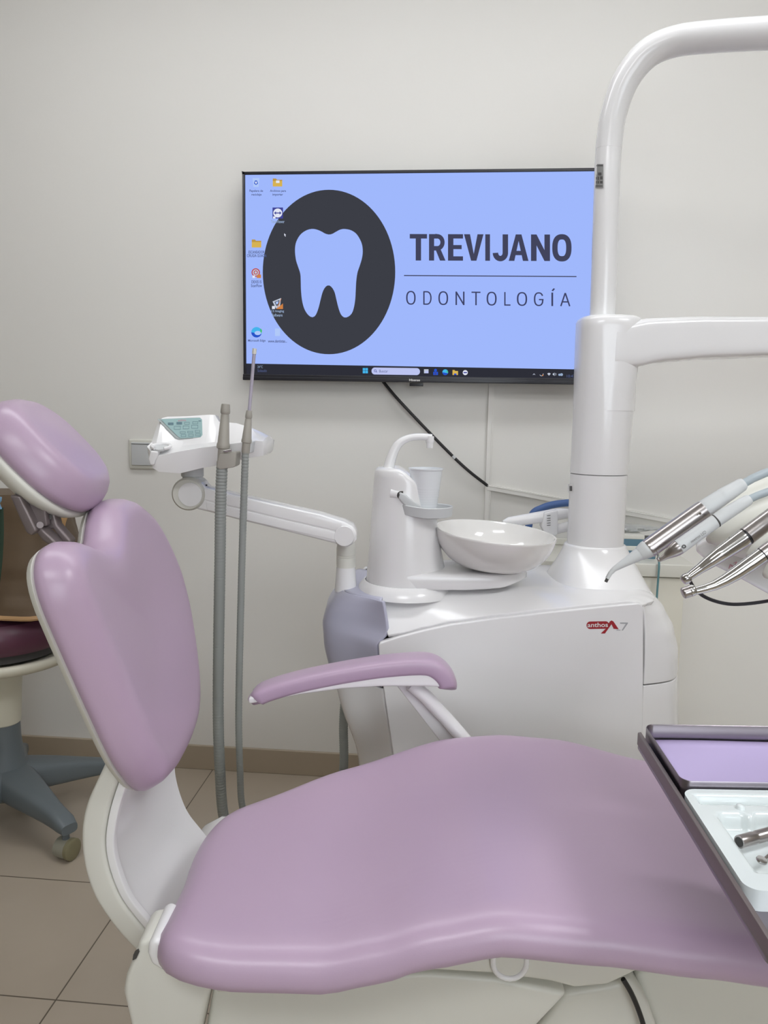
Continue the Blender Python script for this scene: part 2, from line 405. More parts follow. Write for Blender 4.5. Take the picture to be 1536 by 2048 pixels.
# sign lettering drawn stroke by stroke: letter box 1 high, polylines with a stroke width
def arc(cx, cy, rx, ry, a0, a1, n=14, p=2.0):
    out = []
    for i in range(n + 1):
        t = math.radians(a0 + (a1 - a0) * i / n); c_, s_ = math.cos(t), math.sin(t)
        out.append((cx + math.copysign(abs(c_) ** (2 / p), c_) * rx, cy + math.copysign(abs(s_) ** (2 / p), s_) * ry))
    return out
def ribbon(pts, wd, closed=False):
    n = len(pts); L, R_ = [], []
    for k in range(n):
        a_ = pts[k - 1] if (k or closed) else None; b_ = pts[(k + 1) % n] if (k < n - 1 or closed) else None; p = pts[k]
        def nr(u, v):
            dx, dy = v[0] - u[0], v[1] - u[1]; l = math.hypot(dx, dy); return (-dy / l, dx / l)
        if a_ is None: nx, ny = nr(p, b_); m_ = 1
        elif b_ is None: nx, ny = nr(a_, p); m_ = 1
        else:
            n0, n1_ = nr(a_, p), nr(p, b_); nx, ny = n0[0] + n1_[0], n0[1] + n1_[1]; l = math.hypot(nx, ny); nx, ny = nx / l, ny / l
            m_ = 1 / max(0.35, nx * n0[0] + ny * n0[1])
        L.append((p[0] + nx * wd / 2 * m_, p[1] + ny * wd / 2 * m_)); R_.append((p[0] - nx * wd / 2 * m_, p[1] - ny * wd / 2 * m_))
    return [[L[k], L[(k + 1) % n], R_[(k + 1) % n], R_[k]] for k in range(n if closed else n - 1)]
def bold_letters():
    w_ = 0.205; out = {}
    out['T'] = (0.66, [rect(0, 0, 0.66, 0.17), rect(0.33 - w_ / 2, 0, 0.33 + w_ / 2, 1)])
    rb_ = ribbon([(w_ / 2, 0.085), (0.34, 0.085)] + arc(0.34, 0.31, 0.20, 0.225, -90, 90) + [(w_ / 2, 0.535)], 0.17)
    out['R'] = (0.66, [rect(0, 0, w_, 1)] + rb_ + [[(0.26, 0.58), (0.45, 0.54), (0.66, 1), (0.44, 1)]])
    out['E'] = (0.57, [rect(0, 0, w_, 1), rect(w_, 0, 0.57, 0.165), rect(w_, 0.41, 0.52, 0.565), rect(w_, 0.835, 0.57, 1)])
    out['V'] = (0.73, [[(0, 0), (0.225, 0), (0.365, 0.74), (0.365, 1), (0.265, 1)], [(0.73, 0), (0.505, 0), (0.365, 0.74), (0.365, 1), (0.465, 1)]])
    out['I'] = (w_, [rect(0, 0, w_, 1)])
    out['J'] = (0.58, ribbon([(0.48, 0), (0.48, 0.70)] + arc(0.295, 0.70, 0.185, 0.215, 0, 180, 18)[1:], w_))
    out['A'] = (0.76, [[(0.27, 0), (0.38, 0), (0.38, 0.25), (0.215, 1), (0, 1)], [(0.49, 0), (0.38, 0), (0.38, 0.25), (0.545, 1), (0.76, 1)], rect(0.24, 0.62, 0.52, 0.785)])
    out['N'] = (0.70, [rect(0, 0, w_, 1), rect(0.70 - w_, 0, 0.70, 1), [(0, 0), (w_, 0), (0.70, 1), (0.70 - w_, 1)]])
    out['O'] = (0.72, ribbon(arc(0.36, 0.5, 0.26, 0.415, 0, 352, 44, 2.5), w_ * 0.98, True))
    return out
def thin_letters():
    t_ = 0.095; out = {}
    def st(*ps): return [q for p in ps for q in ribbon(p, t_)]
    out['O'] = (0.60, ribbon(arc(0.30, 0.5, 0.26, 0.465, 0, 352, 44, 2.4), t_, True))
    out['D'] = (0.58, st([(t_ / 2, 0), (t_ / 2, 1)], [(t_ / 2, 0.04), (0.25, 0.04)] + arc(0.25, 0.5, 0.29, 0.46, -90, 90, 20, 2.2) + [(t_ / 2, 0.96)]))
    out['N'] = (0.58, st([(t_ / 2, 1), (t_ / 2, 0)], [(0.58 - t_ / 2, 1), (0.58 - t_ / 2, 0)], [(0.04, 0.02), (0.54, 0.98)]))
    out['T'] = (0.58, st([(0, 0.04), (0.58, 0.04)], [(0.29, 0), (0.29, 1)]))
    out['L'] = (0.46, st([(t_ / 2, 0), (t_ / 2, 1)], [(0, 0.96), (0.46, 0.96)]))
    out['G'] = (0.62, st(arc(0.31, 0.5, 0.27, 0.465, -28, -180, 16, 2.4) + arc(0.31, 0.5, 0.27, 0.465, 180, 30, 16, 2.4)[1:] + [(0.575, 0.53), (0.32, 0.53)]))
    out['I'] = (0.08, st([(0.04, 0), (0.04, 1)], [(0.04, -0.12), (0.15, -0.30)]))
    out['A'] = (0.62, st([(0.02, 1), (0.31, 0.02)], [(0.60, 1), (0.31, 0.02)], [(0.12, 0.68), (0.50, 0.68)]))
    return out
def sign(word, font, xs, ys, m):
    """xs: left edge of every letter then the right end, all on the screen; ys: (top, baseline) at both ends"""
    lp = font(); n = len(word)
    for k, c_ in enumerate(word):
        wd, polys = lp[c_]; x0, x1 = xs[k]
        def P_(x, y):
            px = x0 + (x1 - x0) * x / wd; f = (px - xs[0][0]) / (xs[-1][1] - xs[0][0])
            return (px, (ys[0] + ys[2] * f) + (ys[1] - ys[0]) * y)
        mb = MB()
        for q in polys: mb.cap(mb.ring([T(*P_(x, y), 2) for x, y in q]))
        obj('letter', mb, E_[m], scr, smooth=False, fix=False)
sign('TREVIJANO', bold_letters, [(819.5, 854), (858, 891), (896, 926), (928, 967), (970.5, 980), (985, 1016), (1017.5, 1057), (1062, 1100), (1104.5, 1143)], (468, 521, 1.2), 'navy')
sign('ODONTOLOGIA', thin_letters, [(812.5, 831), (846.5, 863), (877, 896), (911, 929), (943, 961), (973.5, 993), (1008.5, 1021), (1034, 1054), (1068, 1087), (1103, 1106), (1121, 1140)], (582, 609, 3.5), 'thin')
g('divider_line', [[(808, 550), (1153, 552.2), (1153, 554.2), (808, 552)]], 2, 'navy')
# desktop icons: each one flat picture on the screen
def icon(polys, texts, name='desktop_icon'):
    r = None
    for k, (lp, m) in enumerate(polys):
        g(name, [lp], 3 + k, m)
    for s, x0, x1, y, m in texts:
        tt('icon_caption', s, x0, y - 2.8, x1, y + 3.2, m, k=3, bold=0.018)
icon([([(505, 356), (519, 356), (517, 374), (507, 374)], 'paleblue'), ([(510, 361), (514, 361), (516, 367), (512, 370), (508, 367)], 'blue'), ([(511, 363), (513, 363), (514, 366), (512, 368), (510, 366)], 'white')],
     [('Papelera de', 499, 526, 382, 'label'), ('reciclaje', 503, 523, 389.5, 'label')])
def folder(cx, cy): return [([(cx - 9.5, cy - 8), (cx - 3, cy - 8), (cx - 1, cy - 5.5), (cx + 9.5, cy - 5.5), (cx + 9.5, cy + 8), (cx - 9.5, cy + 8)], 'gold'), ([(cx - 9.5, cy - 3), (cx + 9.5, cy - 3), (cx + 9.5, cy + 8), (cx - 9.5, cy + 8)], 'yellow')]
icon(folder(555, 365) + [(rect(552, 361, 559, 366), 'white')], [('Archivos para', 540, 572, 382, 'label'), ('importar', 545, 566, 389.5, 'label')])
icon([(rect(545, 415, 566, 437), 'indigo'), (ell(555.5, 426, 9, 9), 'white'), ([(548, 426), (552, 422.5), (552, 425), (559, 425), (559, 422.5), (563, 426), (559, 429.5), (559, 427), (552, 427), (552, 429.5)], 'indigo'), (rect(546, 433, 551, 437), 'white')], [('TeamViewer', 542, 569, 443, 'text')])
icon(folder(513, 487), [('ESCANEADOR', 497, 529, 504, 'label'), ('CIRUGIA GUIADA', 494, 533, 511, 'label')])
icon([(ell(511.5, 545, 8.5, 8.5), 'red'), (ell(511.5, 545, 6.3, 6.3), 'grey'), (ell(511.5, 545, 4.2, 4.2), 'red'), (ell(511.5, 545, 2.5, 2.5), 'grey'), ([(515, 549), (522, 549), (522, 556), (513, 556)], 'orange'), (rect(505, 551, 510, 556), 'white')], [('DEXIS IS', 503, 523, 563.5, 'label'), ('ScanFlow', 502, 524, 571, 'label')])
icon([([(545, 603), (562, 596), (560, 613), (552, 617)], 'grey'), ([(549, 604), (559, 600), (557, 610), (553, 612)], 'ink'), ([(551, 604.5), (557, 602), (556, 608), (553, 609)], 'paleblue'), ([(562, 597), (563, 597), (556, 614), (554, 615)], 'orange'), ([(552, 618), (566, 607), (566, 618)], 'orange'), (rect(544, 612, 550, 618), 'white')], [('CS Imaging', 542, 568, 622.5, 'text'), ('Software', 544, 565, 630, 'text')])
icon([(ell(513, 664.5, 10.5, 10.5), 'cyan'), (ell(513, 664.5, 10.5, 10.5, 16, 20, 180), 'blue'), (ell(517, 662, 7, 6, 16, -60, 60), 'green'), (ell(515.5, 666, 6.5, 4.2), 'paleblue')], [('Microsoft Edge', 496, 531, 681.5, 'label')])
icon([(rect(550, 657, 560, 672), 'paleblue')], [('www.dentistas...', 536, 574, 682, 'label')])
g('mouse_pointer', [[(568.5, 466.5), (572, 470), (570.5, 470.3), (571.5, 473), (570.3, 473.3), (569.4, 470.7), (568.5, 471.5)]], 3, 'white')
# taskbar content
tt('taskbar_text', '24\u00b0C', 515, 731, 525.5, 736, 'text', k=3); tt('taskbar_text', 'Soleado', 515, 738.5, 533.5, 744, 'label', k=3)
for dx in (0, 5.4):
    for dy in (0, 5.6): g('taskbar_icon', [rect(725.5 + dx, 736 + dy, 730.4 + dx, 741 + dy)], 3, 'cyan')
g('search_field', [ell(749.5, 742, 6.5, 7, 12, 90, 270) + ell(833.5, 743.2, 6.5, 7, 12, -90, 90)], 3, 'pill')
tt('taskbar_text', 'Buscar', 758.5, 739.5, 776, 745, 'label', k=4)
g('taskbar_icon', [ell(750.5, 741.5, 2.6, 2.6, 14)], 4, 'indigo'); g('taskbar_icon', [ell(750.5, 741.5, 1.7, 1.7, 14), ], 5, 'pill'); g('taskbar_icon', [[(752, 743), (752.7, 742.4), (754.5, 744.6), (753.8, 745.2)]], 5, 'indigo')
g('taskbar_icon', [rect(848, 738.5, 857, 746.5)], 3, 'grey'); g('taskbar_icon', [rect(850, 742, 857, 746.5)], 4, 'pill')
g('taskbar_icon', [ell(871, 740.5, 3, 3, 12), rect(866.5, 743.5, 876, 750)], 3, 'blue'); g('taskbar_icon', [rect(869, 745, 873, 749)], 4, 'indigo')
g('taskbar_icon', [ell(890.5, 744.5, 5.8, 5.8)], 3, 'cyan'); g('taskbar_icon', [ell(890.5, 744.5, 5.8, 5.8, 14, 20, 180)], 4, 'blue'); g('taskbar_icon', [ell(892.5, 743.5, 3.3, 3, 14, -70, 70)], 5, 'green')
g('taskbar_icon', [[(905, 740), (909, 740), (910.5, 742), (916, 742), (916, 750), (905, 750)]], 3, 'yellow'); g('taskbar_icon', [rect(908, 747, 913, 750)], 4, 'blue')
g('taskbar_icon', [ell(930.5, 745.2, 5, 5)], 3, 'white'); g('taskbar_icon', [rect(927, 744, 934, 746.4)], 4, 'indigo')
g('tray_icon', [[(1065.5, 749.5), (1068, 746.8), (1070.5, 749.5), (1069.8, 750.1), (1068, 748.2), (1066.2, 750.1)]], 3, 'grey')
g('tray_icon', [ell(1083, 748.2, 4, 4, 14, -20, 160) + list(reversed(ell(1083, 748.2, 3, 3, 14, -20, 160)))], 3, 'grey'); g('tray_icon', [ell(1085.5, 750.5, 1.4, 1.4, 10)], 4, 'orange')
g('tray_icon', [ell(1098, 751, 4.6, 5.2, 12, 222, 318) + [(1098, 751.3)]], 3, 'grey')
g('tray_icon', [[(1105.5, 747), (1107, 747), (1109, 745), (1109, 752), (1107, 750), (1105.5, 750)], ell(1109, 748.5, 3.4, 3.4, 8, -50, 50) + list(reversed(ell(1109, 748.5, 2.4, 2.4, 8, -50, 50)))], 3, 'grey')
g('tray_icon', [ell(1119, 749.5, 2.6, 2.2, 12), ell(1123, 749.2, 3, 2.8, 12)], 3, 'text'); tt('taskbar_text', '10:47', 1133.5, 749.5, 1150, 755, 'label', k=3)
obj('maker_lettering', text_mb('Hisense', Wy(818.5, 762.3, YT - 0.0105), Wy(840, 762.6, YT - 0.0105), Wy(818.5, 757.6, YT - 0.0105), 0.02), 'whiteprint', low, smooth=False, fix=False)
obj('sensor_bump', MB().box(tuple(Wy(819, 772, YT) + Vector((0, 0, 0))), tuple(Wy(846, 766, YT) + Vector((0, 0.02, 0)))), 'frame', low, bevel=0.001)

# television cable
cp = [(762, 758, 0.014), (780, 780, 0.02), (800, 803, 0.032), (850, 856, 0.030), (905, 912, 0.028), (940, 944, 0.025), (976, 972, 0.010)]
cab = obj('television_cable', MB().tube(spline([Wy(x, y, D - d) for x, y, d in cp], 40), 0.0047, 10), 'rubber', fr='w', base=Wy(870, 870, D))
cab = tag(cab, 'black cable sagging across the wall below the television', 'cable')
p = Wy(905, 912, D - 0.028); q = Wy(910, 917, D - 0.028)
obj('cable_tie', MB().tube([p, q], 0.0055, 10), 'lgrey', cab)

# light switch
a, b = Wy(260.5, 937, D), Wy(313, 879, D)
sw = thing('light_switch', 'pale square light switch on the wall behind the keypad console', 'light switch', ((a.x + b.x) / 2, D, a.z), 'w')
obj('switch_frame', MB().box((a.x, D - 0.011, a.z), (b.x, D - 0.0005, b.z)), 'white2', sw, bevel=0.006)
obj('rocker', MB().box((a.x + 0.011, D - 0.0155, a.z + 0.012), (b.x - 0.011, D - 0.008, b.z - 0.010)), 'lgrey', sw, bevel=0.002)
obj('status_window', MB().box((a.x + 0.013, D - 0.0165, b.z - 0.0155), (b.x - 0.013, D - 0.015, b.z - 0.014)), 'dark', sw)

# ================================================================== SIDE CABINET against the wall
ZT = 0.80
fr_ = Zp(1392, 1131, ZT); fw = RZ.to_3x3() @ fr_
cx1 = fw.x; cy0 = fw.y
cx0 = (RZ.to_3x3() @ Zp(1046, 1139, ZT)).x
sc = thing('side_cabinet', 'cream laminate cabinet standing against the wall behind the dental unit', 'cabinet', ((cx0 + cx1) / 2, D - 0.2, 0), 'w')
obj('cabinet_body', MB().box((cx0 + 0.01, cy0 + 0.035, 0.06), (cx1 - 0.02, D - 0.013, ZT - 0.036)), 'cab', sc, bevel=0.002)
obj('cabinet_top', MB().box((cx0, cy0, ZT - 0.036), (cx1, D - 0.013, ZT)), 'cabtop', sc, bevel=0.003)
for i in range(2):
    xa = cx0 + 0.015 + i * (cx1 - cx0 - 0.035) / 2; xb = xa + (cx1 - cx0 - 0.04) / 2
    dr = obj('cabinet_door', MB().box((xa, cy0 + 0.014, 0.075), (xb, cy0 + 0.034, ZT - 0.040)), 'cab', sc, bevel=0.0015)
    hx = xb - 0.02 if i == 0 else xa + 0.02
    obj('door_handle', MB().tube([(hx, cy0 + 0.002, 0.52), (hx, cy0 + 0.002, 0.62)], 0.004, 10), 'steel', dr)
obj('plinth', MB().box((cx0 + 0.02, cy0 + 0.06, 0), (cx1 - 0.03, D - 0.013, 0.06)), 'grey', sc)
obj('splashback', MB().box((cx0, D - 0.022, ZT), (cx1, D - 0.013, ZT + 0.02)), 'cabtop', sc, bevel=0.002)
# things on the cabinet
def onbox(px0, px1, y, dep, h, z=ZT):
    p = Wy(px0, 1000, y); q = Wy(px1, 1000, y)
    return (p.x, y, z), (q.x, y + dep, z + h)
def card_box(px0, px1, y, dep, z, h, label):
    A, B = onbox(px0, px1, y, dep, h, z)
    t = thing('card_box', label, 'box', ((A[0] + B[0]) / 2, y, z), 'w', 'boxes on the side cabinet')
    obj('carton', MB().box(A, B), 'tealbox', t, bevel=0.001)
    obj('box_lid', MB().box((A[0] - 0.001, A[1] - 0.001, B[2] - h * 0.35), (B[0] + 0.001, B[1] + 0.001, B[2] + 0.001)), 'white2', t, bevel=0.001)
    return B[2] + 0.001
zc = card_box(1215, 1318, cy0 + 0.075, 0.11, ZT, 0.034, 'flat blue box with white lid, lower of two on the cabinet')
zc = card_box(1200, 1293, cy0 + 0.075, 0.11, zc, 0.03, 'flat blue box with white lid, upper of two on the cabinet')
A, B = onbox(1294, 1320, cy0 + 0.08, 0.09, 0.016, ZT + 0.036)
tag(obj('plug_adapter', MB().box(A, B), 'black', fr='w', base=A, bevel=0.003), 'small black adapter lying at the end of the lower blue box', 'adapter')
A, B = onbox(1205, 1330, cy0 + 0.10, 0.10, 0.035, zc)
bag = MB(); n = 28; rr = []
for i in range(n + 1):
    t = i / n; x = A[0] + (B[0] - A[0]) * t; rg = []
    for k in range(16):
        an = 2 * PI * k / 16; ws = 1 + 0.18 * noise.noise((x * 40, k * 0.8, 3))
        rg.append((x, (A[1] + B[1]) / 2 + 0.045 * math.cos(an) * ws * (0.5 + 0.5 * math.sin(PI * min(1, t * 1.0 + 0.02))), max(zc + 0.001, zc + 0.010 + 0.010 * math.sin(an) * ws * (0.4 + 0.6 * math.sin(PI * min(1, t + 0.02))))))
    rr.append(rg)
bag.loft(rr)
tag(obj('plastic_bag', bag, 'clear', fr='w', base=A, ang=20), 'crumpled clear plastic bag lying on top of the blue boxes', 'bag')
p0 = V(1322, 1098, 2.0)
pts = [Wy(1306, 1085, cy0 + 0.06), Wy(1314, 1103, cy0 + 0.02), Wy(1318, 1125, cy0 - 0.008), Wy(1317, 1150, cy0 - 0.010), Wy(1314, 1190, cy0 - 0.010), Wy(1310, 1260, cy0 - 0.010)]
pts[0].z = ZT + 0.038; 
tag(obj('teal_cord', MB().tube(spline(pts, 30), 0.0028, 8), 'teal', fr='w', base=pts[0]), 'thin teal cord hanging over the front edge of the side cabinet', 'cord')
# blue suction tube arching behind the column
bp = [V(x, y, 2.18) for x, y in ((1052, 1060), (1062, 1034), (1085, 1016), (1115, 1008), (1150, 1006), (1180, 1014), (1200, 1045))]
bp[0].z = bp[-1].z = ZT + 0.011
tag(obj('blue_tube', MB().tube(spline(bp, 40), 0.0105, 14), 'blue', base=bp[0]), 'arched blue tube behind the white column', 'tube')

# ================================================================== DENTAL UNIT
VF = 1.52
un = thing('dental_unit', 'glossy white dental unit with spittoon bowl and tall column', 'dental unit', (0.27, 1.75, 0))
# silhouette of the cabinet by height
Lz = [(0.03, -0.02), (0.30, -0.035), (0.44, -0.049), (0.585, -0.094), (0.64, -0.112), (0.70, -0.124), (0.745, -0.127), (0.78, -0.119), (0.808, -0.100), (0.825, -0.075)]
Fz = [(0.03, 0.03)] + [(q.z, q.x - 0.003) for q in [V(x, y, VF - 0.012) for x, y in ((805, 1650), (785, 1500), (768, 1385), (758, 1310), (757.5, 1291))]] + [(0.755, 0.012), (0.85, -0.003)]
Rz_ = [(0.03, 0.655), (0.50, 0.655), (0.62, 0.645), (0.70, 0.640), (0.75, 0.627), (0.79, 0.605), (0.83, 0.572)]
FRx = 0.524
def section(z, off=0.0):
    F = interp(z, Fz); L = interp(z, Lz); R = interp(z, Rz_)
    key = [(F, VF), (F - 0.35 * (F - L), VF + 0.035), (L + 0.012, VF + 0.075), (L, VF + 0.13), (L + 0.006, VF + 0.24), (L + 0.05, VF + 0.34),
           (0.20, VF + 0.36), (R - 0.10, VF + 0.34), (R - 0.02, VF + 0.24), (R, VF + 0.13), (R - 0.012, VF + 0.075), (R - 0.045, VF + 0.03), (FRx, VF)]
    return key
def sec_pt(t, z, off):
    """t 0..1 from front left corner round the back to the front right corner"""
    K = section(z); n = len(K) - 1; x = t * n; i = min(int(x), n - 1); u = x - i
    P = [Vector(K[max(0, i - 1)]), Vector(K[i]), Vector(K[i + 1]), Vector(K[min(n, i + 2)])]
    a, b, c, d = P
    p = 0.5 * (2 * b + (c - a) * u + (2 * a - 5 * b + 4 * c - d) * u * u + (3 * b - a - 3 * c + d) * u ** 3)
    tg = (0.5 * ((c - a) + 2 * u * (2 * a - 5 * b + 4 * c - d) + 3 * u * u * (3 * b - a - 3 * c + d)))
    nrm = Vector((tg.y, -tg.x)).normalized() * -1
    p = p + nrm * (-off)
    return Vector((p.x, p.y, z))
# which way is outward? make 'off' positive outward
_test = sec_pt(3 / 12, 0.6, 0.01).x - sec_pt(3 / 12, 0.6, 0).x
SG = 1 if _test > 0 else -1
def patch(t0, t1, z0, z1, off, nt=28, nz=18):
    mb = MB(); rows = []
    for j in range(nz + 1):
        row = []
        for i in range(nt + 1):
            t = t0 + (t1 - t0) * i / nt
            za = z0(t) if callable(z0) else z0; zb_ = z1(t) if callable(z1) else z1
            z = za + (zb_ - za) * j / nz
            row.append(sec_pt(t, z, -off * SG))
        rows.append(mb.ring(row))
    for a, b in zip(rows, rows[1:]): mb.bridge(a, b, False)
    return mb
# inner body (dark gaps between the panels)
ib = MB(); rings = []
for z in [0.03 + 0.705 * k / 20 for k in range(21)]:
    rings.append([sec_pt(i / 48, z, 0.012 * SG) for i in range(49)])
ib.loft(rings)
obj('inner_chassis', ib, 'dark', un)
obj('side_panel', patch(0.0, 0.40, 0.04, 0.635, 0.0), 'white', un, solid=0.008, bevel=0.002)
obj('bottle_cover', patch(0.0, 0.40, 0.64, 0.818, 0.002), 'smoke', un, solid=0.008, bevel=0.002)
obj('back_panel', patch(0.405, 0.67, 0.04, 0.822, 0.0), 'white', un, solid=0.008, bevel=0.002)
zr = V(1320, 1358, 1.56).z
obj('end_panel', patch(0.675, 0.982, 0.04, zr - 0.003, 0.0), 'white', un, solid=0.008, bevel=0.002)
obj('end_panel', patch(0.675, 0.982, zr, lambda t: 0.822 - 0.004 * sm((t - 0.9) / 0.1), 0.001), 'white', un, solid=0.008, bevel=0.002)
# front panel
fpx = [(757.5, 1291), (760, 1286), (800, 1273), (850, 1260), (900, 1249), (1000, 1235), (1100, 1224), (1200, 1214), (1275, 1206.5), (1283, 1208), (1287, 1216), (1287, 1350), (1284.5, 1500), (1281, 1700), (1278, 1840), (825, 1860), (805, 1650), (785, 1500), (768, 1385), (758, 1310)]
front = MB().prism([V(x, y, VF - 0.012) for x, y in fpx], (0, 0.02, 0))
fpn = obj('front_panel', front, 'white', un, bevel=0.003)
# top cover: heightfield from the front edge up to the deck
zfe = [(q.x, q.z + 0.002) for q in [V(x, y, VF - 0.012) for x, y in ((740, 1290), (775, 1277), (800, 1273), (850, 1260), (900, 1249), (1000, 1235), (1100, 1224), (1200, 1214), (1283, 1205.5))]]
DECK = 0.832
def ztop(u, v):
    zf = interp(u, zfe) + 0.003
    t = (v - (VF - 0.006)) / 0.10
    z = zf + (DECK - zf) * (1 - (1 - max(0, min(1, t))) ** 1.6)
    return z
tcv = MB(); rows = []
NU, NV = 60, 34
lft = lambda v: interp(v, [(1.514, 0.012), (1.53, 0.004), (1.56, -0.01), (1.60, -0.027), (1.64, -0.03), (1.72, -0.03), (1.88, -0.02)])
rgt = lambda v: interp(v, [(1.514, 0.520), (1.53, 0.535), (1.56, 0.560), (1.60, 0.575), (1.66, 0.578), (1.78, 0.567), (1.88, 0.53)])
for j in range(NV + 1):
    v = VF - 0.006 + (1.86 - VF + 0.006) * (j / NV) ** 1.3; row = []
    for i in range(NU + 1):
        u = lft(v) + (rgt(v) - lft(v)) * i / NU
        z = ztop(u, v)
        e = (rgt(v) - u)
        if e < 0.04: z -= 0.012 * (1 - e / 0.04) ** 2
        row.append((u, v, z))
    rows.append(tcv.ring(row))
for a, b in zip(rows, rows[1:]): tcv.bridge(a, b, False)
obj('top_cover', tcv, 'white', un, solid=0.012, bevel=0.002, ang=60)
# smoky cover cap on the left shoulder
cap = MB(); rows = []
for k in range(13):
    g_ = k / 12 * 0.85; row = []
    for i in range(31):
        p = sec_pt(0.02 + 0.38 * i / 30, 0.818, 0); q = Vector((0.02, 1.69, 0))
        row.append((p.x + (q.x - p.x) * g_, p.y + (q.y - p.y) * g_, 0.818 + 0.006 * math.sin(min(1, g_ * 2.2) * PI / 2)))
    rows.append(cap.ring(row))
for a, b in zip(rows, rows[1:]): cap.bridge(a, b, False)
obj('cover_cap', cap, 'smoke', un, ang=50, solid=0.004)
# maker's emblem on the front panel
def F(px, py, k=1): return V(px, py, VF - 0.012 - 0.0006 * k)
def fpoly(loops, k):
    mb = MB()
    for lp in loops: mb.cap(mb.ring([F(x, y, k) for x, y in lp]))
    return mb
em = obj('maker_emblem', fpoly([ell(1180.5, 1250.5, 7.5, 7.5, 14, 90, 270) + ell(1211, 1250, 7.5, 7.5, 14, -90, 90)], 1), 'red', fpn, smooth=False, fix=False)
obj('maker_emblem', text_mb('anthos', F(1175, 1254.5, 2), F(1216, 1254, 2), F(1175, 1245.5, 2), 0.015), 'whiteprint', fpn, smooth=False, fix=False)
obj('maker_emblem', fpoly([[(1212, 1257), (1219.5, 1243), (1223, 1240.8), (1227, 1243), (1237.5, 1258.5), (1227, 1257.5), (1223, 1248.5), (1210, 1267), (1201.5, 1267)]], 1), 'red', fpn, smooth=False, fix=False)
obj('maker_emblem', fpoly([[(1222.5, 1249), (1227, 1256.5), (1219.5, 1256.5)]], 2), 'whiteprint', fpn, smooth=False, fix=False)
obj('model_lettering', fpoly([[(1240, 1245), (1256, 1245), (1255.5, 1247.5), (1246, 1261), (1243, 1261), (1251.5, 1247.6), (1240, 1247.3)]], 1), 'greyprint', fpn, smooth=False, fix=False)
obj('model_lettering', fpoly([rect(1233, 1259.5, 1241, 1261)], 1), 'greyprint', fpn, smooth=False, fix=False)

# column foot
VC = 1.74
pc = V(1190, 1087, VC); uc = pc.x
zfoot = pc.z - 0.004
cf = MB(); rr = []
for k in range(15):
    f = k / 14; z = DECK - 0.036 + (zfoot - DECK + 0.036) * f
    e = 1 - f
    wl = 0.069 + 0.055 * e ** 1.3; wr = 0.069 + 0.050 * e ** 1.0; vn = 0.069 + 0.115 * e ** 1.25; vb = 0.069 + 0.03 * e
    ring = []
    for i in range(72):
        an = 2 * PI * i / 72; c_, s_ = math.cos(an), math.sin(an)
        pw = 2 + 1.6 * e
        c2 = math.copysign(abs(c_) ** (2 / pw), c_); s2 = math.copysign(abs(s_) ** (2 / pw), s_)
        ring.append((uc + c2 * (wr if c_ > 0 else wl), VC + s2 * (vb if s_ > 0 else vn), z))
    rr.append(ring)
r0 = rr[-1]
for ins, dz in ((0.0015, 0.003), (0.005, 0.0045), (0.010, 0.005)):
    rr.append([(uc + (x - uc) * (1 - ins / 0.069), VC + (y - VC) * (1 - ins / 0.069), z + dz) for x, y, z in r0])
cf.loft(rr)
obj('column_foot', cf, 'white', un, ang=50)
# column: lower tube, then the sleeve that carries the delivery arm
z1 = V(1194, 947, VC).z; zs = V(1200, 640, VC).z
obj('column', MB().lathe([(0.0625, zfoot - 0.01), (0.0625, z1 - 0.0015), (0.0605, z1 - 0.0005)], (uc, VC, 0), n=64), 'white', un)
lab = MB(); 
def curved(px, py, rad, uc_, vc_):
    r = ray(px, py); c = Vector((-uc_, -vc_)); rx, ry = r.x, r.y
    A_ = rx * rx + ry * ry; B_ = 2 * (rx * c.x + ry * c.y); C_ = c.x ** 2 + c.y ** 2 - rad * rad
    dsc = B_ * B_ - 4 * A_ * C_
    t = (-B_ - math.sqrt(max(0, dsc))) / (2 * A_)
    p = r * t; p.z += CH; return p
def wrap(px0, py0, px1, py1, rad, uc_, vc_, n=8):
    mb = MB(); rows = []
    for j in range(2):
        rows.append(mb.ring([curved(px0 + (px1 - px0) * i / n, py0 + (py1 - py0) * j, rad, uc_, vc_) for i in range(n + 1)]))
    mb.bridge(rows[0], rows[1], False); return mb
obj('column_sticker', wrap(1134.5, 968, 1145, 985, 0.0629, uc, VC), 'whiteprint', un, fix=False)
for x0, x1 in ((1135, 1138), (1139, 1144.2)):
    obj('column_print', wrap(x0, 972, x1, 982, 0.0632, uc, VC), 'darkprint', un, fix=False)
# sleeve + arm as one moulded casting
ua = uc
slv = MB(); rr = []
Ztop = V(1200, 646, VC).z
for f in [k / 22 for k in range(23)]:
    z = z1 + 0.001 + (Ztop - z1) * f
    r = 0.0632 + 0.0035 * f
    sq = 2 + 1.0 * sm((f - 0.3) / 0.7)
    ring = []
    for i in range(64):
        an = 2 * PI * i / 64; c_, s_ = math.cos(an), math.sin(an)
        ring.append((ua + 0.004 * f + math.copysign(abs(c_) ** (2 / sq), c_) * r, VC + math.copysign(abs(s_) ** (2 / sq), s_) * r, z))
    rr.append(ring)
top = rr[-1]; cxm = ua + 0.004
for ins, dz in ((0.003, 0.006), (0.008, 0.010), (0.016, 0.012), (0.03, 0.0125)):
    rr.append([(cxm + (x - cxm) * (1 - ins / 0.066), VC + (y - VC) * (1 - ins / 0.066), z + dz) for x, y, z in top])
slv.loft(rr)
obj('arm_sleeve', slv, 'white', un, ang=50)
arm = MB(); rr = []
topl = [(0.43, V(1150, 645, VC - 0.066).z), (0.50, V(1210, 643, VC - 0.066).z), (0.56, V(1290, 640, VC).z), (0.68, V(1400, 637, VC).z), (0.95, V(1536, 636, VC).z), (1.5, V(1536, 640, VC).z)]
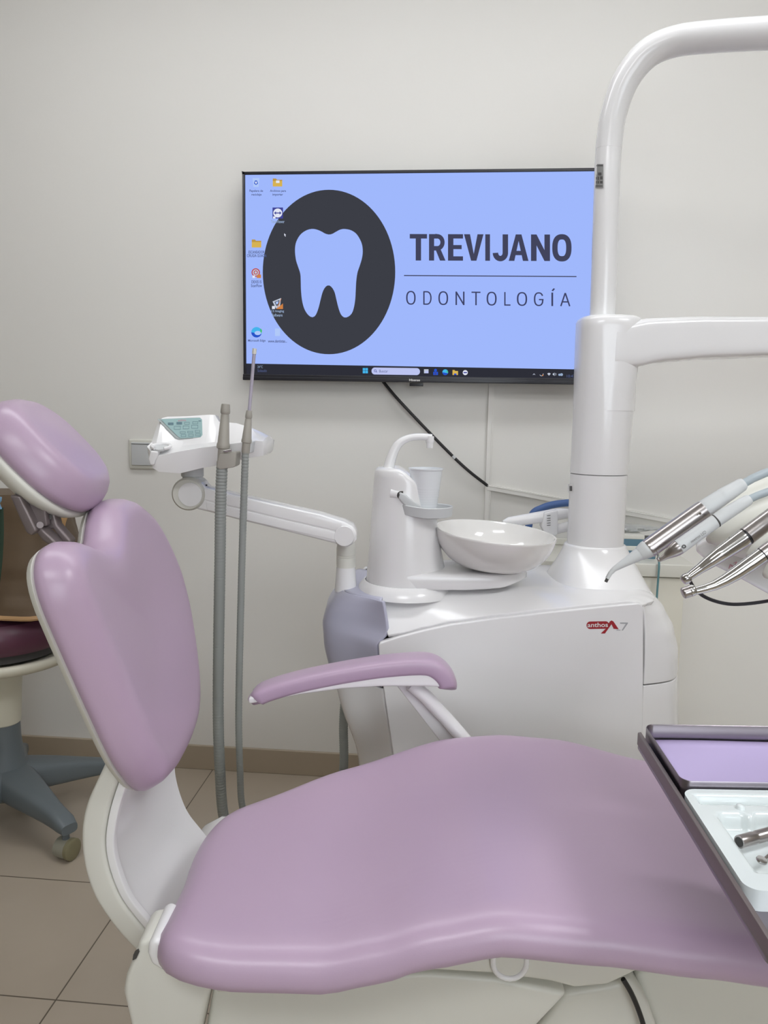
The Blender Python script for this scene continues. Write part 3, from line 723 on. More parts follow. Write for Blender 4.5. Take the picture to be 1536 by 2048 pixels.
botl = [(0.43, V(1232, 745, VC).z), (0.53, V(1236, 737, VC).z), (0.60, V(1310, 725, VC).z), (0.70, V(1400, 718, VC).z), (0.86, V(1536, 713, VC).z), (1.5, V(1536, 712, VC).z)]
for k in range(31):
    u = ua + 0.004 + (1.45 - ua) * (k / 30) ** 1.5
    zt_, zb_ = interp(u, topl), interp(u, botl)
    hw = interp(u, [(ua, 0.0668), (ua + 0.10, 0.062), (ua + 0.5, 0.054)]); hh = (zt_ - zb_) / 2; zc_ = (zt_ + zb_) / 2; ring = []
    for i in range(80):
        an = 2 * PI * i / 80; c_, s_ = math.cos(an), math.sin(an)
        ring.append((u, VC + math.copysign(abs(c_) ** 0.3, c_) * hw, zc_ + math.copysign(abs(s_) ** 0.3, s_) * hh))
    rr.append(ring)
arm.loft(rr)
obj('delivery_arm', arm, 'white', un, ang=50)
# inner sleeve step under the arm
obj('sleeve_collar', MB().lathe([(0.0655, Ztop - 0.19), (0.0655, Ztop - 0.10)], (ua + 0.004, VC, 0), n=48), 'white', un)
# lamp pole rising from the sleeve
pp = [V(1204, 655, VC), V(1209, 520, VC), V(1213.5, 380, VC), V(1218, 290, VC), V(1228, 225, VC - 0.005), V(1252, 160, VC - 0.015), V(1294, 108, VC - 0.03), V(1350, 83, VC - 0.05), V(1430, 73, VC - 0.09), V(1540, 66, VC - 0.15), V(1720, 56, VC - 0.24)]
path = spline(pp, 90)
pole_r = lambda t: 0.0270 + 0.0020 * sm((t - 0.3) / 0.35)
isplit = 27
obj('lamp_pole', MB().tube(path[:isplit], 0.0272, 28), 'white', un)
obj('pole_bend', MB().tube(path[isplit - 1:], [0.0275 + 0.0018 * sm((k - 8) / 20) for k in range(len(path) - isplit + 1)], 28), 'white', un)
zz = path[isplit]
lb = obj('pole_label', wrap(1190.5, 328, 1206.5, 376, 0.0283, path[isplit + 4].x, path[isplit + 4].y), 'label', un, fix=False)
for (x0, y0, x1, y1) in ((1192, 330, 1206, 332.5), (1196, 345, 1203, 351), (1192, 354, 1194, 359), (1195.5, 353, 1198, 360), (1200, 352.5, 1205, 359), (1192, 362, 1194, 367), (1195.5, 362, 1198, 367), (1200, 362, 1205, 367), (1192, 371, 1205, 373)):
    obj('label_print', wrap(x0, y0, x1, y1, 0.0286, path[isplit + 4].x, path[isplit + 4].y, 3), 'darkprint', lb, fix=False)

# spittoon tower
VS = 1.64
ust = V(812, 1170, VS).x
sp_ = MB(); rr = []
zb0 = V(812, 1183, VS - 0.09).z
for k in range(22):
    f = k / 21
    r_l = 0.086 - 0.014 * f; r_r = 0.094 - 0.037 * f ** 0.7
    ring = []
    for i in range(60):
        an = 2 * PI * i / 60; c_, s_ = math.cos(an), math.sin(an)
        u = ust + 0.000 + c_ * (r_r if c_ > 0 else r_l); v = VS + s_ * (0.086 - 0.02 * f)
        zt_ = 1.073 - 0.058 * sm((u - (ust - 0.03)) / 0.10)
        ring.append((u, v, zb0 + (zt_ - zb0) * f))
    rr.append(ring)
top = rr[-1]; cu_ = sum(p[0] for p in top) / 60
for ins, dz in ((0.04, 0.004), (0.10, 0.007), (0.22, 0.008)):
    rr.append([(cu_ + (x - cu_) * (1 - ins), VS + (y - VS) * (1 - ins), z + dz) for x, y, z in top])
sp_.loft(rr)
obj('spittoon_tower', sp_, 'white', un, ang=50)
sb_ = MB().lathe([(0.106, DECK - 0.02), (0.102, DECK - 0.006), (0.096, DECK + 0.001), (0.0915, DECK + 0.006), (0.0885, max(DECK + 0.0065, zb0 - 0.006)), (0.0875, zb0 - 0.0025), (0.084, zb0 - 0.001)], (ust, VS, 0), n=56)
obj('tower_foot', sb_, 'white', un)
# moulded tongue that carries the bowl
VB = 1.63
ub = V(985, 1062, VB).x
tg_ = MB(); rr = []
for k in range(25):
    f = k / 24; u = ust + 0.0 + (ub + 0.075 - ust - 0.0) * f
    ztp = V(900, 1148, 1.556).z
    zq = V(865, 1185, 1.556).z; zbt = interp(f, [(0, zq), (0.45, zq + 0.002), (0.75, zq + 0.007), (1, zq + 0.022)])
    hw = 0.084 * (1 if f < 0.6 else math.sqrt(max(0.02, 1 - ((f - 0.6) / 0.415) ** 2)))
    zc_, hh = (ztp + zbt) / 2, (ztp - zbt) / 2; ring = []
    for i in range(36):
        an = 2 * PI * i / 36; c_, s_ = math.cos(an), math.sin(an)
        ring.append((u, VS + math.copysign(abs(c_) ** 0.3, c_) * hw, zc_ + math.copysign(abs(s_) ** 0.3, s_) * hh))
    rr.append(ring)
tg_.loft(rr)
obj('bowl_support', tg_, 'white', un, ang=50)
# bowl
zrim = V(987, 1062, VB).z
bprof = [(0.0, 0), (0.045, 0.0), (0.064, 0.003), (0.082, 0.010), (0.098, 0.023), (0.111, 0.040), (0.120, 0.058), (0.1255, 0.076), (0.128, 0.090), (0.1288, 0.094), (0.1275, 0.0965), (0.1245, 0.096), (0.1225, 0.090), (0.119, 0.074), (0.112, 0.056), (0.101, 0.038), (0.086, 0.023), (0.065, 0.013), (0.04, 0.0095), (0.0, 0.009)]
bh = zrim - V(900, 1148, 1.556).z - 0.0003
bprof = [(r, h * bh / 0.096) for r, h in bprof]
bo = MB().lathe([(max(r, 0.0004), h) for r, h in bprof], (ub, VB, zrim - bh), axis=(0.075, -0.04, 1), n=72)
bowl = obj('spittoon_bowl', bo, 'porcelain', un, ang=60); bowl['label'] = 'glossy porcelain bowl'
obj('bowl_drain', MB().lathe([(0.001, 0), (0.018, 0), (0.018, 0.003), (0.001, 0.004)], (ub, VB, zrim - bh + 0.009 * bh / 0.096 + 0.001), n=24), 'chrome', un)
# water spout
spx = [(771, 985), (776, 945), (784, 912), (797, 888), (818, 876), (842, 873.5), (864, 875)]
sw_ = spline([V(x, y, VS - 0.01) for x, y in spx], 36)
obj('water_spout', MB().tube(sw_, lambda t: 0.0125 - 0.0055 * sm(t / 0.8), 20), 'white', un)
nz = V(860, 878, VS - 0.01)
obj('spout_nozzle', MB().lathe([(0.0085, 0.006), (0.0088, -0.004), (0.0082, -0.008), (0.0072, -0.009), (0.0068, -0.019)], nz, n=20), 'white', un)
obj('spout_foot', MB().lathe([(0.0235, -0.012), (0.021, 0.0), (0.016, 0.006)], V(769, 984, VS - 0.01), n=28), 'white', un)
# tilting cup holder
hd = V(797, 990, VS - 0.065)
obj('holder_hinge', MB().tube([hd + Vector((-0.014, 0.012, 0.002)), hd + Vector((0.004, 0.006, 0))], 0.0115, 18), 'white', un)
obj('hinge_screw', MB().tube([hd + Vector((0.003, 0.002, 0)), hd + Vector((0.008, -0.004, 0))], 0.0085, 16), 'dark', un)
VCU = 1.60
cpc = V(852, 1018, VCU)
ch_ = MB()
ring = lambda rx, ry, z, n=48: [(cpc.x + 0.0 + rx * math.cos(2 * PI * i / n) * (1.0 if math.cos(2 * PI * i / n) > 0 else 1.12), VCU + ry * math.sin(2 * PI * i / n), z + 0.006 * (1 if math.cos(2 * PI * i / n) < 0 else 0) * abs(math.cos(2 * PI * i / n))) for i in range(n)]
zh = cpc.z
ch_.loft([ring(0.046, 0.040, zh - 0.016), ring(0.054, 0.048, zh - 0.013), ring(0.056, 0.050, zh + 0.006), ring(0.0545, 0.0485, zh + 0.0075), ring(0.052, 0.046, zh + 0.006), ring(0.051, 0.045, zh - 0.004), ring(0.03, 0.028, zh - 0.005)])
obj('cup_holder', ch_, 'lgrey', un, ang=50)
obj('holder_link', MB().prism([V(x, y, 1.565) for x, y in ((799, 984), (812, 990), (828, 1003), (842, 1012), (842, 1027), (822, 1022), (806, 1008), (797, 997))], (0, 0.05, 0)), 'lgrey', un, bevel=0.003)
# rear instrument rest behind the bowl
VI = 1.84
ri = MB(); a_, b_ = V(1006, 1046, VI), V(1120, 1028, VI)
ri.tube([a_, a_ + (b_ - a_) * 0.1, a_ + (b_ - a_) * 0.9, b_, V(1150, 1026, VI)], [0.006, 0.012, 0.015, 0.014, 0.010], 18)
obj('rest_bar', ri, 'white', un)
brk = MB().prism([V(x, y, VI - 0.022) for x, y in ((1089, 1026), (1116, 1020), (1116, 1068), (1111, 1072), (1092, 1070), (1084, 1054))], (0, 0.035, 0))
rb = obj('rest_bracket', brk, 'white', un, bevel=0.003)
for y in (1031, 1036.5, 1041, 1046, 1050.5):
    obj('vent_slot', MB().prism([V(px, yy, VI - 0.0235) for px, yy in ((1094, y), (1101, y - 0.6), (1101, y + 0.3), (1094, y + 0.9))], (0, 0.002, 0)), 'dark', rb)
obj('rest_bridge', MB().tube([V(1105, 1060, VI), V(1150, 1050, VI - 0.03), V(1190, 1050, VC)], 0.012, 14), 'white', un)

# paper cup... a thin ribbed plastic cup in the holder
cz0 = zh + 0.002; ctop = V(852, 937, VCU).z; hc = ctop - cz0
cu = MB(); pr = []
for k in range(41):
    f = k / 40; r = 0.0245 + 0.0098 * f
    if 0.05 < f < 0.55: r += 0.00045 * math.sin(f * 2 * PI * 16)
    pr.append((r, cz0 + hc * f * 0.985))
pr += [(0.0358, ctop - 0.002), (0.0364, ctop - 0.0005), (0.0362, ctop + 0.001), (0.0345, ctop + 0.001), (0.0338, ctop - 0.003)]
pr += [(0.0236 + 0.0098 * f, cz0 + 0.002 + (hc - 0.006) * f) for f in (0.9, 0.6, 0.3, 0.0)] + [(0.001, cz0 + 0.002)]
cu.lathe([(0.001, cz0)] + pr, (V(852, 937, VCU).x, VCU, 0), n=48)
tag(obj('plastic_cup', cu, 'cup', base=(V(852, 937, VCU).x, VCU, cz0), ang=50), 'white ribbed plastic cup standing in the cup holder under the spout', 'cup')

# ================================================================== ASSISTANT CONSOLE on its jointed arm
VA = 1.60
ac = thing('assistant_console', 'white keypad console on a jointed arm with hose holders', 'console', V(693, 1185, 1.68))
# arm
def slab(pxs, v, dep): return MB().prism([V(x, y, v) for x, y in pxs], (0, dep, 0))
armp = [(362, 975), (372, 966), (388, 962), (402, 965), (412, 976), (470, 991), (560, 1011), (640, 1029), (688, 1044), (705, 1052), (714, 1066), (713, 1080), (704, 1091), (688, 1094), (668, 1087), (560, 1060), (470, 1038), (420, 1025), (395, 1019), (375, 1010), (362, 994)]
obj('arm', slab(armp, VA - 0.028, 0.056), 'white', ac, bevel=0.006)
obj('arm_cover', slab([(400, 985), (412, 978), (470, 993), (560, 1013.5), (640, 1031), (682, 1045), (684, 1064), (560, 1036), (470, 1014), (412, 1000), (400, 996)], VA - 0.0295, 0.004), 'white', ac, bevel=0.001)
obj('arm_cover', slab([(412, 1003), (470, 1017), (560, 1039), (684, 1067), (683, 1083), (560, 1056), (470, 1035), (414, 1020)], VA - 0.0295, 0.004), 'white', ac, bevel=0.001)
kc = V(384, 985, VA)
obj('knuckle', MB().lathe([(0.030, -0.036), (0.034, -0.030), (0.034, 0.030), (0.030, 0.036)], kc, axis=(0, 1, 0), n=36), 'white2', ac)
obj('knuckle_face', MB().lathe([(0.024, 0), (0.024, 0.005), (0.022, 0.006)], kc + Vector((0.006, -0.040, 0.0)), axis=(0, 1, 0), n=36), 'white', ac)
obj('knuckle_mark', MB().box(tuple(V(411, 972, VA - 0.03)), tuple(V(414, 969, VA - 0.03) + Vector((0, 0.004, 0)))), 'black', ac)
obj('console_neck', MB().lathe([(0.034, -0.046), (0.026, -0.03), (0.0205, -0.022), (0.0205, -0.006), (0.023, -0.004), (0.023, 0.02)], V(385, 948, VA), n=30), 'lgrey', ac)
pj = V(690, 1068, VA)
obj('elbow', MB().lathe([(0.020, -0.03), (0.023, -0.026), (0.023, 0.026), (0.020, 0.03)], pj, axis=(0, 1, 0), n=30), 'white', ac)
VP_ = 1.66
pz = V(690, 1110, VP_)
obj('post_collar', MB().lathe([(0.012, 0.036), (0.018, 0.028), (0.0205, 0.012), (0.0205, -0.001), (0.0195, -0.002), (0.0205, -0.003), (0.0205, -0.006), (0.0195, -0.007), (0.0205, -0.008), (0.0205, -0.028)], V(692, 1108, VP_ - 0.02), n=30), 'white2', ac)
obj('post', MB().lathe([(0.0195, 0.0), (0.0215, -0.03), (0.024, -0.065)], V(692, 1122, VP_ - 0.02), n=30), 'white', ac)
# console body: sections along u
VK = 1.50
secs = [(296, 906, 893, 884, 846), (305, 936, 905, 893, 836), (318, 944, 912, 896, 833), (360, 947, 903, 891, 832), (405, 936, 895, 886, 829), (416, 934, 894, 885, 829.5), (424, 932.5, 893, 884, 843), (460, 925, 888, 879, 846), (490, 917, 884, 874, 855), (512, 914, 881, 873, 864), (527, 911, 882, 876, 871), (532, 905, 886, 880, 876)]
cb = MB(); rr = []
for px, yb, yl, yr, yt in secs:
    vf = VK + (0.012 if px in (296, 532) else 0.0) + 0.0001 * (px - 300)
    p0, p1, p2, p3 = V(px, yb, vf + 0.006), V(px, yl, vf), V(px, yr, vf + 0.03), V(px, yt, vf + 0.075)
    x = p0.x
    rr.append([(x, p0.y, p0.z), (x, p0.y - 0.003, p0.z + (p1.z - p0.z) * 0.55), (x, p1.y, p1.z), (x, p2.y, p2.z), (x, p3.y, p3.z), (x, p3.y + 0.03, p3.z - 0.003), (x, p3.y + 0.05, p0.z + 0.02), (x, p3.y + 0.03, p0.z)])
cb.loft(rr)
body = obj('console_body', cb, 'white', ac, bevel=0.0045)
def K(px, py, k=0):
    """point on the sloping keypad face"""
    v = VK + 0.03 + 0.0001 * (px - 300) + 0.045 * (892 - py) / 60.0
    return V(px, py, v - 0.002 - 0.0007 * k)
def kp(loops, k):
    mb = MB()
    for lp in loops: mb.cap(mb.ring([K(x, y, k) for x, y in lp]))
    return mb
kr = MB().prism([K(x, y, 1) for x, y in ((314, 838), (412, 834), (413, 873), (408, 876), (358, 879), (350, 876))], (0, 0.004, 0))
kpd = obj('keypad', kr, 'keyrim', ac, bevel=0.001)
obj('keypad_film', kp([[(321, 838.5), (400, 835.5), (404, 839), (405, 870), (401, 874.5), (361, 876.5), (355, 872)]], 3), 'keypad', kpd, smooth=False, fix=False)
for lp in (rect(336, 845, 347, 850), rect(353, 844, 364, 849), ):
    obj('keypad_key', kp([lp], 4), 'keymark', kpd, smooth=False, fix=False)
def frame_lp(x0, y0, x1, y1, t=0.8): return [rect(x0, y0, x1, y0 + t), rect(x0, y1 - t, x1, y1), rect(x0, y0, x0 + t, y1), rect(x1 - t, y0, x1, y1)]
for (x0, y0, x1, y1) in ((348, 852, 361, 859), (369, 844, 379, 849), (385, 843, 396, 848), (383, 850, 396, 857), (366, 851.5, 378, 858), (360, 863, 371, 867), (375, 862, 386, 866), (390, 860.5, 400, 865), (362, 869, 372, 873.5), (377, 868, 387, 873), (391, 867, 401, 872)):
    obj('keypad_key', kp(frame_lp(x0, y0, x1, y1, 0.6), 4), 'keymark', kpd, smooth=False, fix=False)
obj('keypad_mark', kp([rect(397, 841, 402, 842.6)], 4), 'keymark', kpd, smooth=False, fix=False)
obj('keypad_lettering', text_mb('anthos', K(356, 842.5, 4), K(372, 841.8, 4), K(356, 838.8, 4)), 'pinkred', kpd, smooth=False, fix=False)
# round rest on the left end and the hose clips
rc = V(322, 897, VK + 0.012)
rm = MB(); rim = []
for i in range(33):
    an = math.radians(-60 + 300 * i / 32)
    rim.append(rc + Vector((0.0175 * math.cos(an), 0.013 * math.sin(an), 0.004 + 0.004 * math.sin(an))))
obj('instrument_rest', MB().tube(rim, 0.0035, 12), 'white', ac)
obj('rest_hollow', MB().lathe([(0.015, 0.001), (0.0145, 0.0045), (0.001, 0.0035)], rc + Vector((0, 0, -0.001)), axis=(0, -0.35, 1), n=28), 'lgrey', ac)
obj('rest_lug', MB().prism([V(x, y, VK - 0.004) for x, y in ((301, 901), (317, 903), (315, 912), (310, 921), (307, 931), (299, 930), (296, 917))], (0, 0.03, 0)), 'white', ac, bevel=0.003)
clipA = MB().prism([V(x, y, VK - 0.034) for x, y in ((438, 910), (441, 907), (471, 904), (473, 907), (471, 932), (466, 935), (439, 939), (433, 934))], (0, 0.045, 0))
obj('hose_clip', clipA, 'grey', ac, bevel=0.003)
obj('hose_clip', MB().prism([V(x, y, VK - 0.02) for x, y in ((490, 884), (506, 882), (503, 906), (493, 908))], (0, 0.03, 0)), 'lgrey', ac, bevel=0.003)
obj('clip_screw', MB().tube([V(448, 903, VK - 0.036), V(463, 900.5, VK - 0.036)], 0.0028, 10), 'chrome', ac)

# suction hoses (held by the console, drop behind the chair, come back up under the unit)
def ribbed(path, r, n=14, pitch=0.0062, amp=0.045):
    L = sum((b - a).length for a, b in zip(path, path[1:])); rr = []
    acc = 0; out = []
    for i, p in enumerate(path):
        if i: acc += (p - path[i - 1]).length
        out.append(acc)
    return MB().tube(path, [r * (1 + amp * math.sin(2 * PI * s / pitch)) for s in out], n)
VH = VK - 0.022
hv = thing('suction_hose', 'thick grey corrugated suction hose, left one hanging from the console', 'suction hose', V(451, 900, VH), group='suction hoses on the console')
pA = [V(444, 934, VH), V(441.5, 1000, VH), V(440, 1120, VH + 0.004), V(437.5, 1280, VH + 0.012), V(436.5, 1430, VH + 0.02), V(440, 1540, VH + 0.03), V(447, 1630, VH + 0.04)]
e = pA[-1]
pA += [Vector((e.x + 0.02, e.y + 0.02, 0.26)), Vector((e.x + 0.07, e.y + 0.05, 0.16)), Vector((-0.17, 1.68, 0.12)), Vector((-0.105, 1.78, 0.18)), V(687, 1540, 1.80), V(687, 1450, 1.80), V(692, 1380, 1.79), V(700, 1320, 1.78)]
obj('corrugated_tube', ribbed(spline(pA, 900), 0.0108, 14), 'hose', hv)
tipA = MB()
ax0, ax1 = V(444, 936, VH), V(451.5, 808, VH)
def axlathe(prof, a, b, n=22):
    d = (b - a); return MB().lathe([(r, f * d.length) for r, f in prof], a, axis=d, n=n)
gA = obj('hose_handle', axlathe([(0.0105, 0), (0.0105, 0.10), (0.0095, 0.11), (0.0095, 0.30), (0.0122, 0.31), (0.0128, 0.34), (0.0125, 0.37), (0.0112, 0.40), (0.0078, 0.83), (0.0070, 0.84)], ax0, ax1), 'grey', hv)
obj('hose_nozzle', axlathe([(0.0062, 0.83), (0.0090, 0.86), (0.0092, 0.88), (0.0080, 0.985), (0.0074, 1.0), (0.0055, 1.0), (0.005, 0.93), (0.0005, 0.93)], ax0, ax1), 'grey', hv)
hs = thing('suction_hose', 'thin grey corrugated hose holding a straw, right one on the console', 'suction hose', V(495, 900, VH), group='suction hoses on the console')
pB = [V(491, 905, VH), V(489, 960, VH), V(484.5, 1100, VH + 0.004), V(480, 1280, VH + 0.012), V(477.5, 1430, VH + 0.02), V(480, 1540, VH + 0.03), V(485, 1615, VH + 0.04)]
e = pB[-1]
pB += [Vector((e.x + 0.02, e.y + 0.02, 0.28)), Vector((e.x + 0.06, e.y + 0.06, 0.2)), Vector((-0.10, 1.72, 0.17)), Vector((-0.05, 1.76, 0.22))]
obj('corrugated_tube', ribbed(spline(pB, 760), 0.0068, 12), 'hose', hs)
bx0, bx1 = V(491, 906, VH), V(498.5, 821, VH)
obj('hose_handle', axlathe([(0.0072, 0), (0.0078, 0.02), (0.0078, 0.24), (0.0098, 0.25), (0.0100, 0.30), (0.0092, 0.34), (0.0062, 0.80), (0.0055, 0.81)], bx0, bx1), 'grey', hs)
obj('hose_nozzle', axlathe([(0.0050, 0.80), (0.0066, 0.83), (0.0066, 0.88), (0.0056, 0.98), (0.005, 1.0), (0.0036, 1.0), (0.0033, 0.95), (0.0004, 0.95)], bx0, bx1), 'grey', hs)
sj = thing('saliva_ejector', 'thin translucent straw standing in the thin suction hose', 'saliva ejector', bx1)
obj('straw', MB().tube([bx1 + (bx0 - bx1) * 0.04, V(503, 770, VH), V(508.5, 705, VH)], 0.0032, 12), 'straw', sj)
obj('straw_tip', MB().tube([V(508.3, 708, VH), V(509.2, 697, VH)], [0.0042, 0.0040], 12), 'white2', sj)

# ================================================================== DENTAL CHAIR
ch = thing('dental_chair', 'lilac padded dental chair with white frame and headrest', 'dental chair', (0.2, 1.0, 0))
zn = [(-0.30, 0.618), (-0.235, 0.615), (-0.154, 0.607), (-0.058, 0.608), (0.003, 0.622), (0.053, 0.640), (0.137, 0.657), (0.249, 0.648), (0.362, 0.634), (0.44, 0.623), (0.70, 0.575), (1.1, 0.47)]
zf_ = [(-0.30, 0.585), (-0.258, 0.588), (-0.209, 0.597), (-0.048, 0.627), (0.117, 0.660), (0.202, 0.664), (0.287, 0.658), (0.458, 0.622), (0.545, 0.60), (0.8, 0.54), (1.1, 0.46)]
def zseat(u, v):
    t = max(-0.1, min(1.1, (v - 0.80) / 0.43))
    return interp(u, zn) * (1 - t) + interp(u, zf_) * t - 0.006 * math.sin(PI * max(0, min(1, t)))
sout = [(-0.10, 0.768), (0.05, 0.766), (0.2, 0.766), (0.4, 0.768), (0.65, 0.775), (0.85, 0.80), (0.98, 0.86), (1.03, 1.0), (0.98, 1.14), (0.85, 1.21), (0.65, 1.245), (0.45, 1.262), (0.28, 1.265), (0.12, 1.256), (-0.05, 1.215), (-0.165, 1.165), (-0.225, 1.125), (-0.252, 1.075), (-0.258, 1.0), (-0.253, 0.93), (-0.252, 0.85), (-0.247, 0.80), (-0.205, 0.772)]
sprof = [(0.03, -0.050), (0.010, -0.047), (0.002, -0.040), (0, -0.031), (0.001, -0.023), (0.004, -0.015), (0.010, -0.008), (0.019, -0.003), (0.030, -0.0006), (0.045, 0)]
seat = MB().pillow(sout, sprof, lambda a, b, h: (a, b, zseat(a, b) + h), n=160, fill=18)
obj('seat', seat, 'lilac', ch, ang=80)
shell = MB().pillow(sout, [(0.12, -0.092), (0.095, -0.086), (0.08, -0.074), (0.075, -0.058), (0.075, -0.046)], lambda a, b, h: (a, b, zseat(a, b) + h), n=120, fill=8)
obj('seat_shell', shell, 'white2', ch, ang=80)
# backrest
b5 = math.radians(-5.2)
def bplane(lean, b):
    l = math.radians(lean); b = math.radians(b)
    e = Vector((math.cos(b), math.sin(b), 0)); n = e * math.cos(l) + Vector((0, 0, 1)) * math.sin(l)
    s_ = Vector((0, 0, 1)) * math.cos(l) - e * math.sin(l); lt = Vector((-math.sin(b), math.cos(b), 0))
    return n, s_, lt
n1, s1, l1 = bplane(15.7, 3.3); PB = Vector((-0.327, 1.096, 0.883)); TB = 0.052
bout = [(.07, .193), (.115, .188), (.165, .167), (.20, .142), (.232, .10), (.251, .055), (.255, .02), (.245, -.03), (.222, -.075), (.19, -.12), (.15, -.16), (.10, -.187), (.04, -.198),
        (-.03, -.198), (-.09, -.193), (-.14, -.178), (-.172, -.14), (-.19, -.10), (-.205, -.04), (-.218, .02), (-.228, .07), (-.233, .105), (-.230, .132), (-.218, .152), (-.195, .165), (-.165, .168), (-.135, .162), (-.105, .150), (-.078, .143), (-.05, .150), (-.018, .171), (.02, .189)]
def bmap(a, b, h): return PB + l1 * a + s1 * b + n1 * h
bprofl = [(0.012, -TB - 0.002), (0.002, -TB + 0.004), (0, -TB + 0.012), (0.001, -0.034), (0.005, -0.021), (0.012, -0.010), (0.022, -0.003), (0.034, 0), (0.045, -0.0005)]
obj('backrest', MB().pillow(bout, bprofl, bmap, n=200, fill=14, crown=lambda q: -0.008 * sm(q), smoothing=14), 'lilac', ch, ang=80)
obj('backrest_shell', MB().pillow(bout, [(0.06, -TB - 0.018), (0.022, -TB - 0.014), (0.008, -TB - 0.008), (0.004, -TB - 0.001), (0.010, -TB + 0.002)], bmap, n=160, fill=8), 'white2', ch, ang=80)
# headrest
n2, s2, l2 = bplane(42.9, 6.5); PH = Vector((-0.457, 1.116, 1.151)); TH = 0.054
def sup(t, A, B, e): return (math.copysign(abs(math.cos(t)) ** e, math.cos(t)) * A, math.copysign(abs(math.sin(t)) ** e, math.sin(t)) * B)
hout = [sup(2 * PI * k / 24, 0.112, 0.097, 0.824) for k in range(24)]
def hmap(a, b, h): return PH + l2 * a + s2 * b + n2 * h
obj('headrest', MB().pillow(hout, [(0.012, -TH - 0.001), (0.002, -TH + 0.005), (0, -TH + 0.014), (0.001, -0.034), (0.005, -0.021), (0.012, -0.010), (0.021, -0.003), (0.030, 0)], hmap, n=110, fill=10, crown=lambda q: 0.004 * sm(q)), 'lilac', ch, ang=80)
obj('headrest_shell', MB().pillow(hout, [(0.06, -TH - 0.034), (0.035, -TH - 0.030), (0.012, -TH - 0.018), (0.002, -TH - 0.006), (0.004, -TH)], hmap, n=90, fill=6), 'white2', ch, ang=80)
# headrest linkage
def V2(x, y, v): return V(x, y, v)
link = MB()
link.prism([V(x, y, 1.02) for x, y in ((18, 990), (40, 992), (68, 1050), (74, 1062), (62, 1072), (52, 1066), (40, 1040))], (0, 0.03, 0))
link.prism([V(x, y, 1.03) for x, y in ((62, 1052), (74, 1048), (120, 1092), (110, 1098), (85, 1082))], (0, 0.025, 0))
obj('headrest_link', link, 'gunmetal', ch, bevel=0.003)
lk2 = MB().prism([V(x, y, 1.05) for x, y in ((82, 1022), (108, 1024), (114, 1050), (142, 1082), (138, 1090), (128, 1088), (106, 1058), (92, 1060))], (0, 0.02, 0))
obj('headrest_bracket', lk2, 'gunmetal', ch, bevel=0.003)
obj('bracket_plate', MB().prism([V(x, y, 1.035) for x, y in ((48, 1006), (90, 1012), (94, 1052), (70, 1056), (56, 1028))], (0, 0.012, 0)), 'gunmetal', ch, bevel=0.002)
obj('pivot_bolt', MB().tube([V(80, 1050, 1.026), V(80, 1050, 1.034)], 0.0045, 14), 'gunmetal', ch)
obj('pivot_bolt', MB().tube([V(99, 1034, 1.045), V(99, 1034, 1.052)], 0.0035, 12), 'dark', ch)
# backrest arm: curved channel
VN, VFa = 0.95, 1.18
outer = [(226, 1490), (203, 1540), (172, 1610), (162, 1670), (168, 1735), (188, 1795), (224, 1850), (262, 1893), (300, 1925)]
inner = [(256, 1505), (236, 1560), (217, 1620), (208, 1680), (215, 1735), (238, 1795), (272, 1842), (308, 1882), (345, 1910)]
oo = spline([V(x, y, VN) for x, y in outer], 40); ii = spline([V(x, y, VN) for x, y in inner], 40)
am = MB()
am.loft([[a_, b_, Vector((b_.x + 0.02, VFa, b_.z)), Vector((a_.x + 0.02, VFa, a_.z))] for a_, b_ in zip(oo, ii)])
obj('backrest_arm', am, 'white2', ch, bevel=0.006)
# inner channel liner with a raised lip
lin_ = MB(); rr = []
for a_, b_ in zip(oo, ii):
    d_ = (b_ - a_).normalized()
    rr.append([b_ + d_ * 0.0015 + Vector((0, 0.002, 0)), b_ + d_ * 0.012 + Vector((0, 0.002, 0)), b_ + d_ * 0.014 + Vector((0, 0.012, 0)), b_ + d_ * 0.007 + Vector((0, 0.016, 0)), b_ + d_ * 0.006 + Vector((0.012, 0.11, 0)), b_ + d_ * 0.007 + Vector((0.02, VFa - VN - 0.012, 0)), b_ + d_ * 0.012 + Vector((0.02, VFa - VN - 0.002, 0)), b_ + d_ * 0.0015 + Vector((0.02, VFa - VN, 0))])
lin_.loft(rr)
obj('arm_lining', lin_, 'white', ch, bevel=0.0015)
# hinge casing, side frame and lift
hz = MB(); rr = []
hpx = [(277, 1884), (300, 1879), (345, 1900), (420, 1945), (425, 1965), (412, 2010), (398, 2075), (380, 2160), (300, 2160), (262, 2060), (245, 1985), (250, 1955), (264, 1920)]
obj('hinge_casing', MB().prism([V(x, y, 0.815) for x, y in hpx], (0, 0.06, 0)), 'white2', ch, bevel=0.022)
obj('hinge_slot', MB().prism([V(x, y, 0.82) for x, y in ((268, 1914), (270, 1902), (279, 1893), (282, 1897), (276, 1910))], (0, -0.006, 0)), 'dark', ch)
obj('hinge_cover', MB().prism([V(x, y, 0.808) for x, y in ((296, 1886), (312, 1878), (400, 1940), (405, 1956), (340, 1952), (302, 1930), (294, 1908))], (0, 0.07, 0)), 'white', ch, bevel=0.012)
obj('hinge_casing', MB().prism([V(x, y, 1.16) for x, y in ((355, 1760), (365, 1730), (385, 1708), (420, 1690), (470, 1690), (470, 1800), (370, 1800))], (0, 0.10, 0)), 'white', ch, bevel=0.015)
sf = [(430, 1935), (640, 1945), (880, 1865), (1345, 1875), (1345, 1910), (1216, 1972), (1150, 1978), (1100, 1965), (990, 1950), (860, 1942), (430, 1990)]
obj('side_rail', MB().prism([V(x, y, 0.835) for x, y in sf], (0, 0.36, 0)), 'white2', ch, bevel=0.006)
lf = [(428, 1962), (860, 1948), (990, 1958), (1136, 1988), (1075, 2052), (1020, 2150), (960, 2260), (400, 2300), (405, 2100)]
